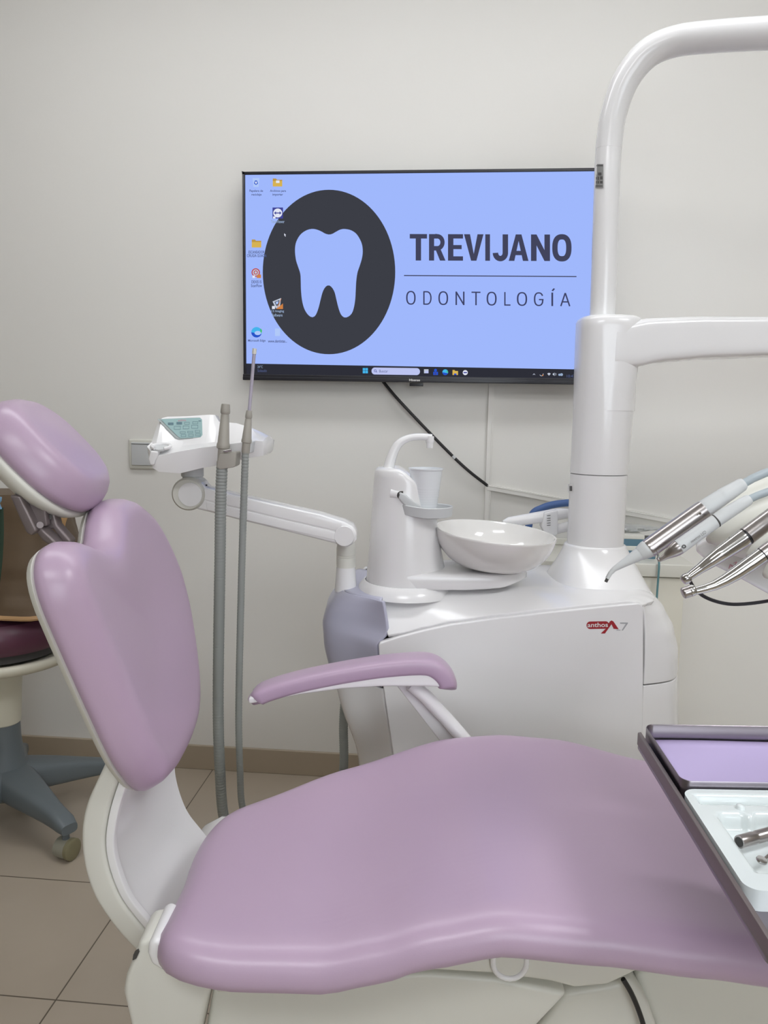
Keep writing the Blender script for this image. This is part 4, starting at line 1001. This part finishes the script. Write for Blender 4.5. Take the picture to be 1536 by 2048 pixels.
obj('lift_casing', MB().prism([V(x, y, 0.85) for x, y in lf], (0, 0.33, 0)), 'white2', ch, bevel=0.006)
obj('casing_seam', MB().prism([V(x, y, 0.846) for x, y in ((411, 1968), (421, 1966), (404, 2060), (392, 2060))], (0, 0.02, 0)), 'grey', ch)
lg = [(1130, 1985), (1216, 1972), (1262, 1958), (1300, 2010), (1330, 2100), (1340, 2300), (1010, 2300), (1060, 2080)]
obj('lift_arm', MB().prism([V(x, y, 0.90) for x, y in lg], (0, 0.24, 0)), 'white2', ch, bevel=0.008)
lr = [(1270, 1950), (1345, 1908), (1470, 1935), (1600, 1985), (1750, 2080), (1750, 2200), (1340, 2200), (1310, 2050)]
obj('legrest_casing', MB().prism([V(x, y, 0.93) for x, y in lr], (0, 0.22, 0)), 'white2', ch, bevel=0.01)
# round-ended latch on the side rail
lt = MB(); cpts = [(986, 1890), (986, 1925)] + [(1019.5 + 33.5 * math.cos(math.radians(180 - a)), 1925 + 32 * math.sin(math.radians(a))) for a in range(15, 180, 15)] + [(1053, 1925), (1053, 1890)]
obj('latch_rim', MB().tube([V(x, y, 0.832) for x, y in cpts], 0.0034, 10), 'white', ch)
obj('latch_plate', MB().prism([V(x, y, 0.831) for x, y in [(990, 1888)] + [(1019.5 + 29 * math.cos(math.radians(180 - a)), 1925 + 28 * math.sin(math.radians(a))) for a in range(0, 181, 15)] + [(1049, 1888)]], (0, 0.01, 0)), 'white2', ch, bevel=0.001)
obj('control_cable', MB().tube(spline([V(1246, 1958, 0.885), V(1262, 1985, 0.885), V(1277, 2020, 0.885), V(1290, 2062, 0.885), V(1310, 2150, 0.885)], 16), 0.0032, 8), 'rubber', ch)
obj('floor_plate', MB().box((-0.15, 0.75, 0.0), (0.75, 1.25, 0.05)), 'white2', ch, bevel=0.02)
obj('lift_column', MB().box((-0.02, 0.90, 0.045), (0.35, 1.12, 0.40)), 'white2', ch, bevel=0.02)
# armrest on the far side
VR = 1.30
top_c = [(498, 1388), (520, 1366), (580, 1346), (660, 1328), (740, 1314), (800, 1307), (850, 1305), (878, 1313), (899, 1331), (910, 1352), (912, 1368)]
cen = spline([V(x, y + 6, VR) for x, y in top_c], 40)
ar = MB(); rr = []
for k, p in enumerate(cen):
    f = k / 40
    t = (cen[min(k + 1, 40)] - cen[max(k - 1, 0)]).normalized(); nn = Vector((-t.z, 0, t.x))
    hw = 0.030 * min(1, 0.55 + f * 6) * (1 if f < 0.86 else math.sqrt(max(0.2, 1 - ((f - 0.86) / 0.15) ** 2)))
    hh = (0.0145 + 0.003 * f) * min(1, 0.6 + f * 6) * (1 if f < 0.93 else math.sqrt(max(0.15, 1 - ((f - 0.93) / 0.075) ** 2)))
    c0 = p - nn * hh * 0.9
    ring = []
    for i in range(28):
        an = 2 * PI * i / 28; c_, s_ = math.cos(an), math.sin(an)
        ring.append(c0 + Vector((0, 1, 0)) * (math.copysign(abs(c_) ** 0.6, c_) * hw) + nn * (math.copysign(abs(s_) ** 0.6, s_) * hh))
    rr.append(ring)
ar.loft(rr)
obj('armrest_pad', ar, 'lilac', ch, ang=60)
un_ = [(496, 1397), (560, 1381), (660, 1362), (760, 1351), (840, 1346), (880, 1352), (895, 1366), (900, 1376), (850, 1374), (760, 1374), (680, 1379), (600, 1390), (520, 1405), (497, 1409)]
obj('armrest_tray', MB().prism([V(x, y, VR - 0.026) for x, y in un_], (0, 0.052, 0)), 'white', ch, bevel=0.004)
# armrest strut: a bright front tube edge and a flat web
obj('armrest_strut', MB().tube([V(822, 1368, VR), V(850, 1392, VR), V(895, 1440, VR), V(940, 1492, VR - 0.01), V(965, 1530, VR - 0.03)], 0.0125, 18), 'white', ch)
obj('strut_web', MB().prism([V(x, y, VR + 0.012) for x, y in ((790, 1368), (840, 1370), (930, 1490), (885, 1490))], (0, 0.02, 0)), 'white', ch, bevel=0.003)

# ================================================================== OPERATOR STOOL and the bag on it
sb0 = Zp(-12, 1600, 0.12); su, sv = -1.07, 2.10
so = thing('operator_stool', 'burgundy swivel stool with blue grey five-star base behind the chair', 'stool', (su, sv, 0))
zs0 = V(20, 1330, sv - 0.2).z
obj('seat_cushion', MB().lathe([(0.155, 0), (0.185, 0.006), (0.198, 0.022), (0.202, 0.045), (0.198, 0.07), (0.185, 0.088), (0.15, 0.098), (0.06, 0.103), (0.001, 0.104)], (su, sv, zs0), n=56), 'burgundy', so)
obj('seat_pan', MB().lathe([(0.10, -0.03), (0.165, -0.02), (0.165, 0.002)], (su, sv, zs0), n=40), 'dark', so)
zr_ = V(20, 1352, sv - 0.19).z
rg_ = MB(); RR = 0.205
rg_.loft([[(su + r * math.cos(2 * PI * i / 56), sv + r * math.sin(2 * PI * i / 56), zr_ + h) for i in range(56)] for r, h in ((RR - 0.03, 0.004), (RR - 0.008, 0.016), (RR, 0.012), (RR + 0.002, 0), (RR - 0.008, -0.014), (RR - 0.05, -0.022), (0.06, -0.030), (0.045, -0.06), (0.052, -0.10), (0.047, -0.115))])
obj('height_ring', rg_, 'cream', so, ang=60)
zcol = V(10, 1455, sv - 0.05).z
obj('column_cover', MB().lathe([(0.060, zr_ - 0.02), (0.055, zr_ - 0.07), (0.047, zcol - 0.002), (0.043, zcol - 0.006)], (su, sv, 0), n=36), 'cream', so)
obj('gas_column', MB().lathe([(0.044, zcol), (0.045, 0.26), (0.052, 0.20), (0.068, 0.15), (0.072, 0.10), (0.05, 0.085)], (su, sv, 0), n=36), 'stoolgrey', so)
tipA = Zp(128, 1692, 0.03)
ang0 = math.atan2(tipA.y - sv, tipA.x - su); Rb = math.hypot(tipA.x - su, tipA.y - sv)
for k in range(5):
    an = ang0 + 2 * PI * k / 5
    d = Vector((math.cos(an), math.sin(an), 0)); s_ = Vector((-d.y, d.x, 0)); rr = []
    for f in [i / 14 for i in range(15)]:
        p = Vector((su, sv, 0)) + d * (0.03 + (Rb - 0.0) * f)
        hw = 0.055 - 0.028 * sm(f * 1.15); zt_ = 0.185 - 0.075 * f ** 1.2; zb_ = 0.095 - 0.02 * f
        if f > 0.93: hw *= 0.85; zt_ -= 0.008
        zc_, hh = (zt_ + zb_) / 2, (zt_ - zb_) / 2
        rr.append([p + s_ * (math.copysign(abs(math.cos(q)) ** 0.6, math.cos(q)) * hw) + Vector((0, 0, zc_ + math.copysign(abs(math.sin(q)) ** 0.6, math.sin(q)) * hh)) for q in [2 * PI * i / 24 for i in range(24)]])
    lg_ = obj('base_leg', MB().loft(rr), 'stoolgrey', so, ang=50)
    cpt = Vector((su, sv, 0)) + d * (Rb + 0.01)
    ax = Vector((0.93, -0.36, 0)) if k == 0 else Vector((math.cos(an * 2.3), math.sin(an * 2.3), 0))
    cs = obj('caster', MB().lathe([(0.020, -0.026), (0.027, -0.022), (0.028, 0.0), (0.027, 0.012), (0.022, 0.013)], cpt + Vector((0, 0, 0.029)), axis=ax, n=30), 'wheel', so)
    obj('caster_tread', MB().lathe([(0.022, 0.013), (0.029, 0.014), (0.029, 0.024), (0.024, 0.027), (0.008, 0.026), (0.001, 0.026)], cpt + Vector((0, 0, 0.029)), axis=ax, n=30), 'wheelrim', cs)
    obj('caster_fork', MB().lathe([(0.010, 0.05), (0.010, 0.088)], cpt, n=14), 'stoolgrey', cs)
# brown bag
zbag = zs0 + 0.100
bg = thing('leather_bag', 'slouched brown leather bag lying on the burgundy stool', 'bag', (su, sv - 0.02, zbag))
bgm = MB(); rr = []
xl_, xr_ = V(-90, 1200, sv - 0.12).x, V(134, 1200, sv - 0.12).x
zt_b = V(60, 992, sv - 0.05).z
for k in range(25):
    f = k / 24; z = zbag + 0.0055 + (zt_b - zbag) * f; ring = []
    tw = 1 - 0.10 * f - 0.05 * f * f
    for i in range(48):
        an = 2 * PI * i / 48; c_, s_ = math.cos(an), math.sin(an)
        ns = 0.012 * noise.noise((c_ * 2.2, s_ * 2.2, z * 14)) + 0.010 * noise.noise((c_ * 1.2 + 4, s_ * 1.2, z * 34)) * (1 - f)
        hx = (xr_ - xl_) / 2 * tw; hy = 0.13 * (1 - 0.5 * f)
        ring.append(((xl_ + xr_) / 2 - 0.01 * f + math.copysign(abs(c_) ** 0.6, c_) * (hx + ns), sv - 0.03 + 0.02 * f + math.copysign(abs(s_) ** 0.7, s_) * (hy + ns), z + (0.010 * noise.noise((c_ * 2, s_ * 2, 5)) if f > 0.05 else 0)))
    rr.append(ring)
bgm.loft(rr)
obj('bag_body', bgm, 'leather', bg, ang=60)
hm = MB(); base_ring = rr[0]
hem = [((xl_ + xr_) / 2 + (p[0] - (xl_ + xr_) / 2) * 1.012, (sv - 0.03) + (p[1] - sv + 0.03) * 1.02, zbag + 0.013 + 0.003 * math.sin(i * 0.8)) for i, p in enumerate(base_ring)]
hem.append(hem[0])
obj('bag_hem', MB().tube(hem, 0.0065, 8), 'tan', bg)
hp = spline([V(121, 1062, sv - 0.16), V(124, 1040, sv - 0.17), V(134, 1022, sv - 0.165), V(160, 1010, sv - 0.14), V(190, 1020, sv - 0.10), V(196, 1060, sv - 0.08)], 24)
obj('bag_handle', MB().tube(hp, 0.011, 12, ell=(1, 0.5)), 'tan', bg)
gs = spline([V(0, 1015, sv - 0.20), V(1, 1060, sv - 0.20), V(-1, 1110, sv - 0.20), V(-6, 1160, sv - 0.20), V(-11, 1200, sv - 0.19)], 20)
obj('shoulder_strap', MB().tube(gs, 0.0085, 10, ell=(1, 0.35)), 'green', bg)
cl = MB(); rr = []
for k in range(13):
    f = k / 12; p = V(-7, 994 + 24 * f, sv - 0.215); rr.append([p + Vector((0.010 * math.cos(2 * PI * i / 14) * (1 + 0.3 * math.sin(f * 7 + i)), 0.008 * math.sin(2 * PI * i / 14), 0)) for i in range(14)])
cl.loft(rr)
tag(obj('folded_cloth', cl, 'lblue', base=V(-2, 1018, sv - 0.215)), 'sliver of pale blue cloth tucked on the brown bag behind the headrest', 'cloth')

# ================================================================== INSTRUMENT CONSOLE (right) with handpieces
VQ = 0.80
ic = thing('instrument_console', 'white instrument console with scooped handpiece holders over the chair', 'console', V(1560, 1120, VQ))
# body: a deep housing whose underside shows
def ellip(mb, c, ax, r1, r2, L0, L1, n=24, m=12):
    ax = Vector(ax).normalized(); side = ax.cross(Vector((0, 0, 1))).normalized(); up = side.cross(ax)
    rr = []
    for k in range(m + 1):
        t = k / m
        q = math.sin(min(1, t * 2.2 + 0.02) * PI / 2) ** 0.55
        if t > 0.97: q *= 0.9
        rr.append([c + ax * (L0 + (L1 - L0) * t) + side * (r1 * q * math.cos(2 * PI * i / n)) + up * (r2 * q * math.sin(2 * PI * i / n)) for i in range(n)])
    return mb.loft(rr)
axd = (V(1536, 1010, VQ + 0.02) - V(1400, 1060, VQ)).normalized()
for (x, y, dv, r1, r2, L) in ((1384, 1040, 0.05, 0.022, 0.020, 0.20), (1418, 1080, 0.02, 0.032, 0.026, 0.22), (1452, 1098, 0.03, 0.028, 0.030, 0.2), (1497, 1112, -0.01, 0.024, 0.024, 0.2), (1530, 1150, -0.03, 0.024, 0.024, 0.18)):
    c = V(x, y, VQ + dv)
    obj('holder', ellip(MB(), c, axd + Vector((0, 0.06, -0.02)), r1, r2, 0.0, L), 'white2', ic, ang=70)
hb = MB(); a1 = [V(x, y, VQ + 0.06) for x, y in ((1388, 1100), (1400, 1084), (1450, 1070), (1700, 1040), (1900, 1060), (1900, 1330), (1700, 1262), (1545, 1194), (1480, 1158), (1420, 1128))]
hb.prism(a1, (0.04, 0.10, 0.0))
hbo = obj('console_housing', hb, 'white', ic, bevel=0.01)
obj('housing_lettering', text_mb('A7', V(1457, 1138, VQ + 0.0592), V(1476, 1130, VQ + 0.0592), V(1455, 1131, VQ + 0.0592)), 'pinkred', hbo, smooth=False, fix=False)
obj('console_cable', MB().tube(spline([V(1376, 1155, 0.90), V(1390, 1178, 0.90), V(1412, 1195, 0.90), V(1445, 1206, 0.90), V(1480, 1208.5, 0.90), V(1536, 1202, 0.90), V(1620, 1185, 0.90), V(1640, 1165, 0.90)], 40), 0.0021, 8), 'rubber', ic)
obj('console_post', MB().tube([V(1760, 1080, VQ + 0.15), V(1760, 900, VQ + 0.15), V(1765, 690, VQ + 0.30)], 0.025, 18), 'white', ic)

def axis_piece(name, pts, m, par, n=20):
    """pts: (px, py, v, half width in px)"""
    fine = []
    for (a_, b_) in zip(pts, pts[1:]):
        k_ = max(1, int(math.hypot(b_[0] - a_[0], b_[1] - a_[1]) / 3))
        fine += [tuple(p + (q - p) * i / k_ for p, q in zip(a_, b_)) for i in range(k_)]
    fine.append(pts[-1]); n = max(n, 40) if pts[1][3] > 3 else n
    P = [V(x, y, v) for x, y, v, r in fine]; R = [r * v / FPX for x, y, v, r in fine]
    return obj(name, MB().tube(P, R, n), m, par, ang=45)
v0 = 0.78
sy = thing('air_water_syringe', 'steel air-water syringe with grey curved nozzle, uppermost of the handpieces', 'syringe', V(1400, 1025, v0), group='handpieces on the console')
axis_piece('syringe_tip', [(1211.5, 1164, v0, 3.2), (1215, 1157, v0, 3.4), (1216, 1155.5, v0, 3.0)], 'dark', sy)
axis_piece('syringe_nozzle', [(1214.5, 1157, v0, 4.2), (1220, 1147, v0, 4.4), (1228, 1138.5, v0, 5.2), (1240, 1131, v0, 7), (1262, 1118, v0, 10.5), (1280, 1107, v0, 13.8)], 'lgrey', sy)
axis_piece('syringe_collar', [(1279, 1107.5, v0, 14.2), (1288, 1102, v0, 17.5), (1292, 1099.5, v0, 18.6), (1300, 1095, v0, 18.6), (1303, 1093, v0, 17.6)], 'lgrey', sy)
axis_piece('syringe_sleeve', [(1296, 1098, v0, 19.2), (1297, 1097.3, v0, 19.8), (1350, 1059.5, v0 + 0.003, 19.6), (1402, 1022.5, v0 + 0.006, 19.4), (1408, 1018, v0 + 0.006, 18.6)], 'steel', sy, 32)
axis_piece('syringe_grip', [(1404, 1021, v0 + 0.006, 17.2), (1412, 1015.5, v0 + 0.006, 18), (1440, 997, v0 + 0.008, 17), (1444, 994.5, v0 + 0.008, 16.4), (1446, 993, v0 + 0.008, 16.8), (1484, 969, v0 + 0.012, 13.5), (1488, 966.5, v0 + 0.012, 11)], 'lgrey', sy, 28)
axis_piece('syringe_hose', [(1484, 969, v0 + 0.012, 8.4), (1505, 957, v0 + 0.015, 8.4), (1530, 946, v0 + 0.02, 8.4), (1570, 934, v0 + 0.03, 8.4), (1640, 930, v0 + 0.06, 8.4), (1720, 1000, v0 + 0.12, 8.4)], 'hose2', sy)
obj('sleeve_screw', MB().tube([V(1400, 1027, v0 - 0.009), V(1400, 1027, v0 - 0.0075)], 0.0014, 10), 'chrome', sy)
sl = thing('ultrasonic_scaler', 'pale grey scaler handpiece with hooked steel tip, under the syringe', 'scaler', V(1400, 1062, v0 - 0.03), group='handpieces on the console')
v1 = v0 - 0.02
axis_piece('scaler_tip', [(1313.5, 1101, v1, 0.9), (1316.5, 1108, v1, 1.3), (1317, 1113, v1, 1.6), (1315, 1117, v1, 2.0), (1318.5, 1121, v1, 3.2), (1320, 1120, v1, 3.6)], 'steel', sl, 10)
axis_piece('scaler_cone', [(1318, 1121.5, v1, 3.4), (1320, 1120, v1, 3.8), (1332, 1112, v1, 7), (1344, 1103.5, v1, 12.5), (1352, 1098, v1, 14.8), (1357, 1094.5, v1, 15.2)], 'steel', sl, 28)
axis_piece('scaler_body', [(1356, 1095, v1, 14.6), (1358, 1094, v1, 15.2), (1400, 1064, v1 + 0.003, 14.6), (1431, 1042, v1 + 0.005, 13.8)], 'lgrey', sl, 28)
axis_piece('scaler_ring', [(1430.5, 1042.5, v1 + 0.005, 14.1), (1433, 1041, v1 + 0.005, 14.1)], 'dark', sl, 28)
axis_piece('scaler_grip', [(1432.5, 1041, v1 + 0.005, 13.4), (1450, 1029, v1 + 0.006, 13.6), (1480, 1010, v1 + 0.008, 12.4), (1496, 1000, v1 + 0.01, 11.2), (1500, 997.5, v1 + 0.01, 9)], 'lgrey', sl, 28)
axis_piece('scaler_hose', [(1496, 1000, v1 + 0.01, 7.8), (1515, 991, v1 + 0.012, 7.8), (1540, 982, v1 + 0.015, 7.8), (1600, 972, v1 + 0.03, 7.8), (1690, 990, v1 + 0.08, 7.8), (1740, 1040, v1 + 0.13, 7.8)], 'hose2', sl)
def sk(x, y): return V(x, y, v1 - 0.0078)
obj('scaler_lettering', text_mb('newtron LED', sk(1383, 1086.5), sk(1413, 1066), sk(1380.5, 1081)), 'darkprint', sl, smooth=False, fix=False)
obj('scaler_mark', MB().tube([sk(1368 + 3.4 * math.cos(q), 1093 + 3.0 * math.sin(q)) for q in [i * PI / 6 for i in range(13)]], 0.0005, 6), 'darkprint', sl)
tu = thing('turbine_handpiece', 'straight steel turbine handpiece with small round head, third from the top', 'handpiece', V(1450, 1100, v0 - 0.05), group='handpieces on the console')
v2 = v0 - 0.05
axis_piece('turbine_head', [(1364.5, 1162.5, v2, 6.5), (1366.5, 1161, v2, 9.5), (1372, 1157.5, v2, 11), (1377, 1154, v2, 9.8), (1380, 1152, v2, 7)], 'chrome', tu, 24)
axis_piece('turbine_neck', [(1376, 1155, v2, 8), (1384, 1149, v2, 8.6), (1400, 1137.5, v2, 10), (1420, 1123, v2, 13.5), (1440, 1108.5, v2, 16), (1486, 1077, v2 + 0.004, 19), (1490, 1074.5, v2 + 0.004, 19)], 'chrome', tu, 28)
axis_piece('turbine_ring', [(1489.5, 1075, v2 + 0.004, 18.2), (1494, 1072, v2 + 0.004, 18.2)], 'black', tu, 28)
axis_piece('turbine_shank', [(1493, 1072.5, v2 + 0.004, 19), (1520, 1052, v2 + 0.006, 18.6), (1560, 1022, v2 + 0.01, 18), (1640, 970, v2 + 0.02, 16), (1700, 950, v2 + 0.05, 10)], 'steel', tu, 28)
co = thing('contra_angle_handpiece', 'bent steel contra-angle handpiece with square head, lowest of the handpieces', 'handpiece', V(1480, 1140, v0 - 0.09), group='handpieces on the console')
v3 = v0 - 0.09
axis_piece('contra_head', [(1364.8, 1187.2, v3, 6), (1365.3, 1187, v3, 10.3), (1367, 1186.4, v3, 11.6), (1379, 1182.4, v3, 11.8)], 'steel', co, 28)
axis_piece('contra_cap', [(1379, 1182.4, v3, 11.2), (1380, 1182, v3, 12), (1387, 1179.8, v3, 11.6), (1390.5, 1178.6, v3, 9)], 'chrome', co, 28)
axis_piece('contra_neck', [(1388, 1182, v3, 7.8), (1398, 1180, v3, 8.2), (1412, 1176.5, v3, 8.8), (1430, 1170.5, v3, 10), (1450, 1160.5, v3, 12), (1472, 1147, v3, 14), (1500, 1127.5, v3, 15.5), (1524, 1110.5, v3, 16)], 'chrome', co, 28)
axis_piece('contra_ring', [(1523, 1111, v3, 15.2), (1527, 1108.5, v3, 15.2)], 'black', co, 28)
axis_piece('contra_shank', [(1526, 1109, v3, 16.2), (1540, 1099, v3, 16.4), (1600, 1055, v3 + 0.01, 15), (1680, 1010, v3 + 0.03, 10)], 'steel', co, 28)

# ================================================================== TRAY TABLE (right, over the chair)
ZY = 0.80
tA = Zp(1282, 1467, ZY); tB = Zp(1536, 1866, ZY)
lu = tA.x; dn = (tB - tA)
def TR(s, t, z): 
    """s: across to the right (m), t: from the far edge towards the camera (m)"""
    return Vector((tA.x + dn.x / dn.length * t + s, tA.y + dn.y / dn.length * t, z))
TL_, TW_ = 0.40, 0.42
def rrect(w0, w1, t0, t1, r, n=6):
    out = []
    for (cx_, cy_, a0) in ((w1 - r, t0 + r, -90), (w1 - r, t1 - r, 0), (w0 + r, t1 - r, 90), (w0 + r, t0 + r, 180)):
        for i in range(n + 1):
            a_ = math.radians(a0 + 90 * i / n); out.append((cx_ + r * math.cos(a_), cy_ + r * math.sin(a_)))
    return out
def trayshape(w0, w1, t0, t1, r, z0, z1, th):
    mb = MB(); O = lambda e, z, rr_: [TR(s, t, z) for s, t in rrect(w0 + e, w1 - e, t0 + e, t1 - e, rr_)]
    mb.loft([O(0.004, z0, r), O(0, z0 + 0.004, r), O(0, z1 - 0.001, r), O(th * 0.3, z1, r), O(th, z1 - 0.001, r - th), O(th, z0 + th + 0.003, r - th), O(th + 0.004, z0 + th, r - th)])
    return mb
tbm = thing('tray_table', 'dark stainless tray table hanging over the chair seat', 'tray table', TR(0.2, 0.2, ZY - 0.02))
obj('table_plate', MB().prism([TR(s, t, ZY - 0.016) for s, t in rrect(-0.006, TW_, 0.0, TL_, 0.012)], (0, 0, 0.004)), 'tray', tbm, bevel=0.001)
obj('table_lip', MB().prism([TR(s, t, ZY - 0.012) for s, t in ((-0.006, 0.006), (-0.001, 0.004), (-0.001, TL_), (-0.006, TL_))], (0, 0, 0.016)), 'gunmetal', tbm, bevel=0.001)
obj('table_arm', MB().tube([TR(TW_ - 0.01, 0.1, ZY - 0.029), TR(0.62, 0.1, ZY - 0.029), TR(0.70, 0.0, ZY + 0.1), V(1760, 1110, VQ + 0.15)], 0.012, 14), 'white', tbm)
ty = trayshape(0.002, TW_ - 0.01, 0.003, 0.155, 0.012, ZY - 0.011, ZY + 0.014, 0.0016)
tag(obj('instrument_tray', ty, 'tray', base=TR(0.2, 0.1, ZY - 0.011), ang=50), 'stainless instrument tray with raised rim, far half of the tray table', 'tray')
pl_ = MB(); rows = []
for j in range(13):
    row = []
    for i in range(25):
        s = 0.007 + (TW_ - 0.024) * i / 24; t = 0.0085 + 0.137 * j / 12
        row.append(TR(s, t, ZY - 0.0076 + 0.003 * abs(noise.noise((s * 6, t * 8, 1))) + (0.0025 if j == 0 else 0.0005 if j == 1 else 0)))
    rows.append(pl_.ring(row))
for a, b in zip(rows, rows[1:]): pl_.bridge(a, b, False)
tag(obj('paper_liner', pl_, 'paper', base=TR(0.2, 0.1, ZY - 0.0076), solid=0.0006), 'lilac paper liner lying in the steel tray', 'paper liner')
# moulded white plastic tray
t0, t1 = 0.159, 0.335
wt = thing('compartment_tray', 'glossy white moulded plastic tray with compartments, near half of the tray table', 'tray', TR(0.2, 0.25, ZY - 0.011))
pm = MB(); rows = []
NS, NT = 150, 90
w0, w1 = 0.0005, TW_ - 0.02
def depth(s, t):
    """recesses pressed into the tray"""
    def pit(s0, s1, ta, tb_, d, e=0.006):
        x = min(s - s0, s1 - s); y = min(t - ta, tb_ - t); q = min(x, y)
        return d * sm(q / e + 0.0) if q > 0 else 0
    d = 0
    d = max(d, pit(0.010, 0.36, 0.010, 0.032, 0.013))
    wave = 0.006 * (sm(math.cos((s - 0.053) * 2 * PI / 0.034) * 2 - 0.8))
    d = max(d, pit(0.018, 0.36, 0.046 + wave, 0.150, 0.016, 0.008))
    return d
TT = t1 - t0
for j in range(NT + 1):
    row = []
    for i in range(NS + 1):
        s = w0 + (w1 - w0) * i / NS; t = TT * j / NT
        r = 0.014
        # rounded corners: pull the grid in
        cs = 0
        for (cx_, cy_) in ((w0 + r, r), (w0 + r, TT - r), (w1 - r, r), (w1 - r, TT - r)):
            if (s - cx_) * (1 if cx_ > 0.2 else -1) > 0 and (t - cy_) * (1 if cy_ > TT / 2 else -1) > 0:
                dd = math.hypot(s - cx_, t - cy_); mx_ = max(abs(s - cx_), abs(t - cy_))
                if dd > 1e-6: s = cx_ + (s - cx_) * mx_ / dd; t = cy_ + (t - cy_) * mx_ / dd
        edge = min(s - w0, w1 - s, t, TT - t)
        zz_ = ZY + 0.007 - depth(s, t)
        row.append(TR(s, t0 + t, zz_))
    rows.append(pm.ring(row))
for a, b in zip(rows, rows[1:]): pm.bridge(a, b, False)
obj('tray_moulding', pm, 'traypl', wt, ang=70)
sk_ = MB(); per = [TR(s, t0 + t, 0) for s, t in rrect(w0, w1, 0, TT, 0.014, 8)]
sk_.loft([[Vector((p.x, p.y, ZY + z)) for p in per] for z in (0.0072, 0.005, -0.0118)], True, False, True)
obj('tray_skirt', sk_, 'traypl', wt, ang=50)
# bump pegs between the compartments
for s in (0.048, 0.082, 0.116, 0.150, 0.184):
    obj('tray_peg', MB().lathe([(0.0048, -0.001), (0.0042, 0.0035), (0.002, 0.0048), (0.0002, 0.005)], TR(s, t0 + 0.039, ZY + 0.0065), n=18), 'traypl', wt, ang=70)
# steel instruments lying in the tray
q0_, q1_ = Zp(1478, 1684, ZY + 0.006), Zp(1620, 1645, ZY + 0.006)
ih = thing('hollow_probe', 'hollow brushed steel instrument handle lying in the white tray', 'dental instrument', q0_)
dq = (q1_ - q0_).normalized()
obj('handle_tube', MB().lathe([(0.0035, 0.0), (0.0058, 0.0), (0.0060, 0.0005), (0.0060, 0.018), (0.0056, 0.019), (0.0056, 0.022), (0.0060, 0.023), (0.0060, 0.13), (0.004, 0.132)], q0_, axis=dq, n=28), 'steel', ih)
obj('handle_bore', MB().lathe([(0.0045, -0.0003), (0.0002, -0.0002)], q0_, axis=dq, n=20), 'dark', ih)
r0_, r1_ = Zp(1523, 1722, ZY + 0.006), Zp(1640, 1640, ZY + 0.008)
dm = thing('mouth_mirror', 'small steel mirror head at the lower edge of the white tray', 'dental instrument', r0_)
dr_ = (r1_ - r0_).normalized()
obj('mirror_head', MB().lathe([(0.0005, -0.0005), (0.0044, -0.0005), (0.005, 0.0006), (0.0046, 0.002), (0.0005, 0.0022)], r0_, axis=(0.2, -0.25, 1), n=26), 'chrome', dm)
obj('mirror_stem', MB().tube([r0_ + dr_ * 0.002, r0_ + dr_ * 0.02, r0_ + dr_ * 0.05, r0_ + dr_ * 0.13], [0.0012, 0.002, 0.0034, 0.0036], 14), 'steel', dm)
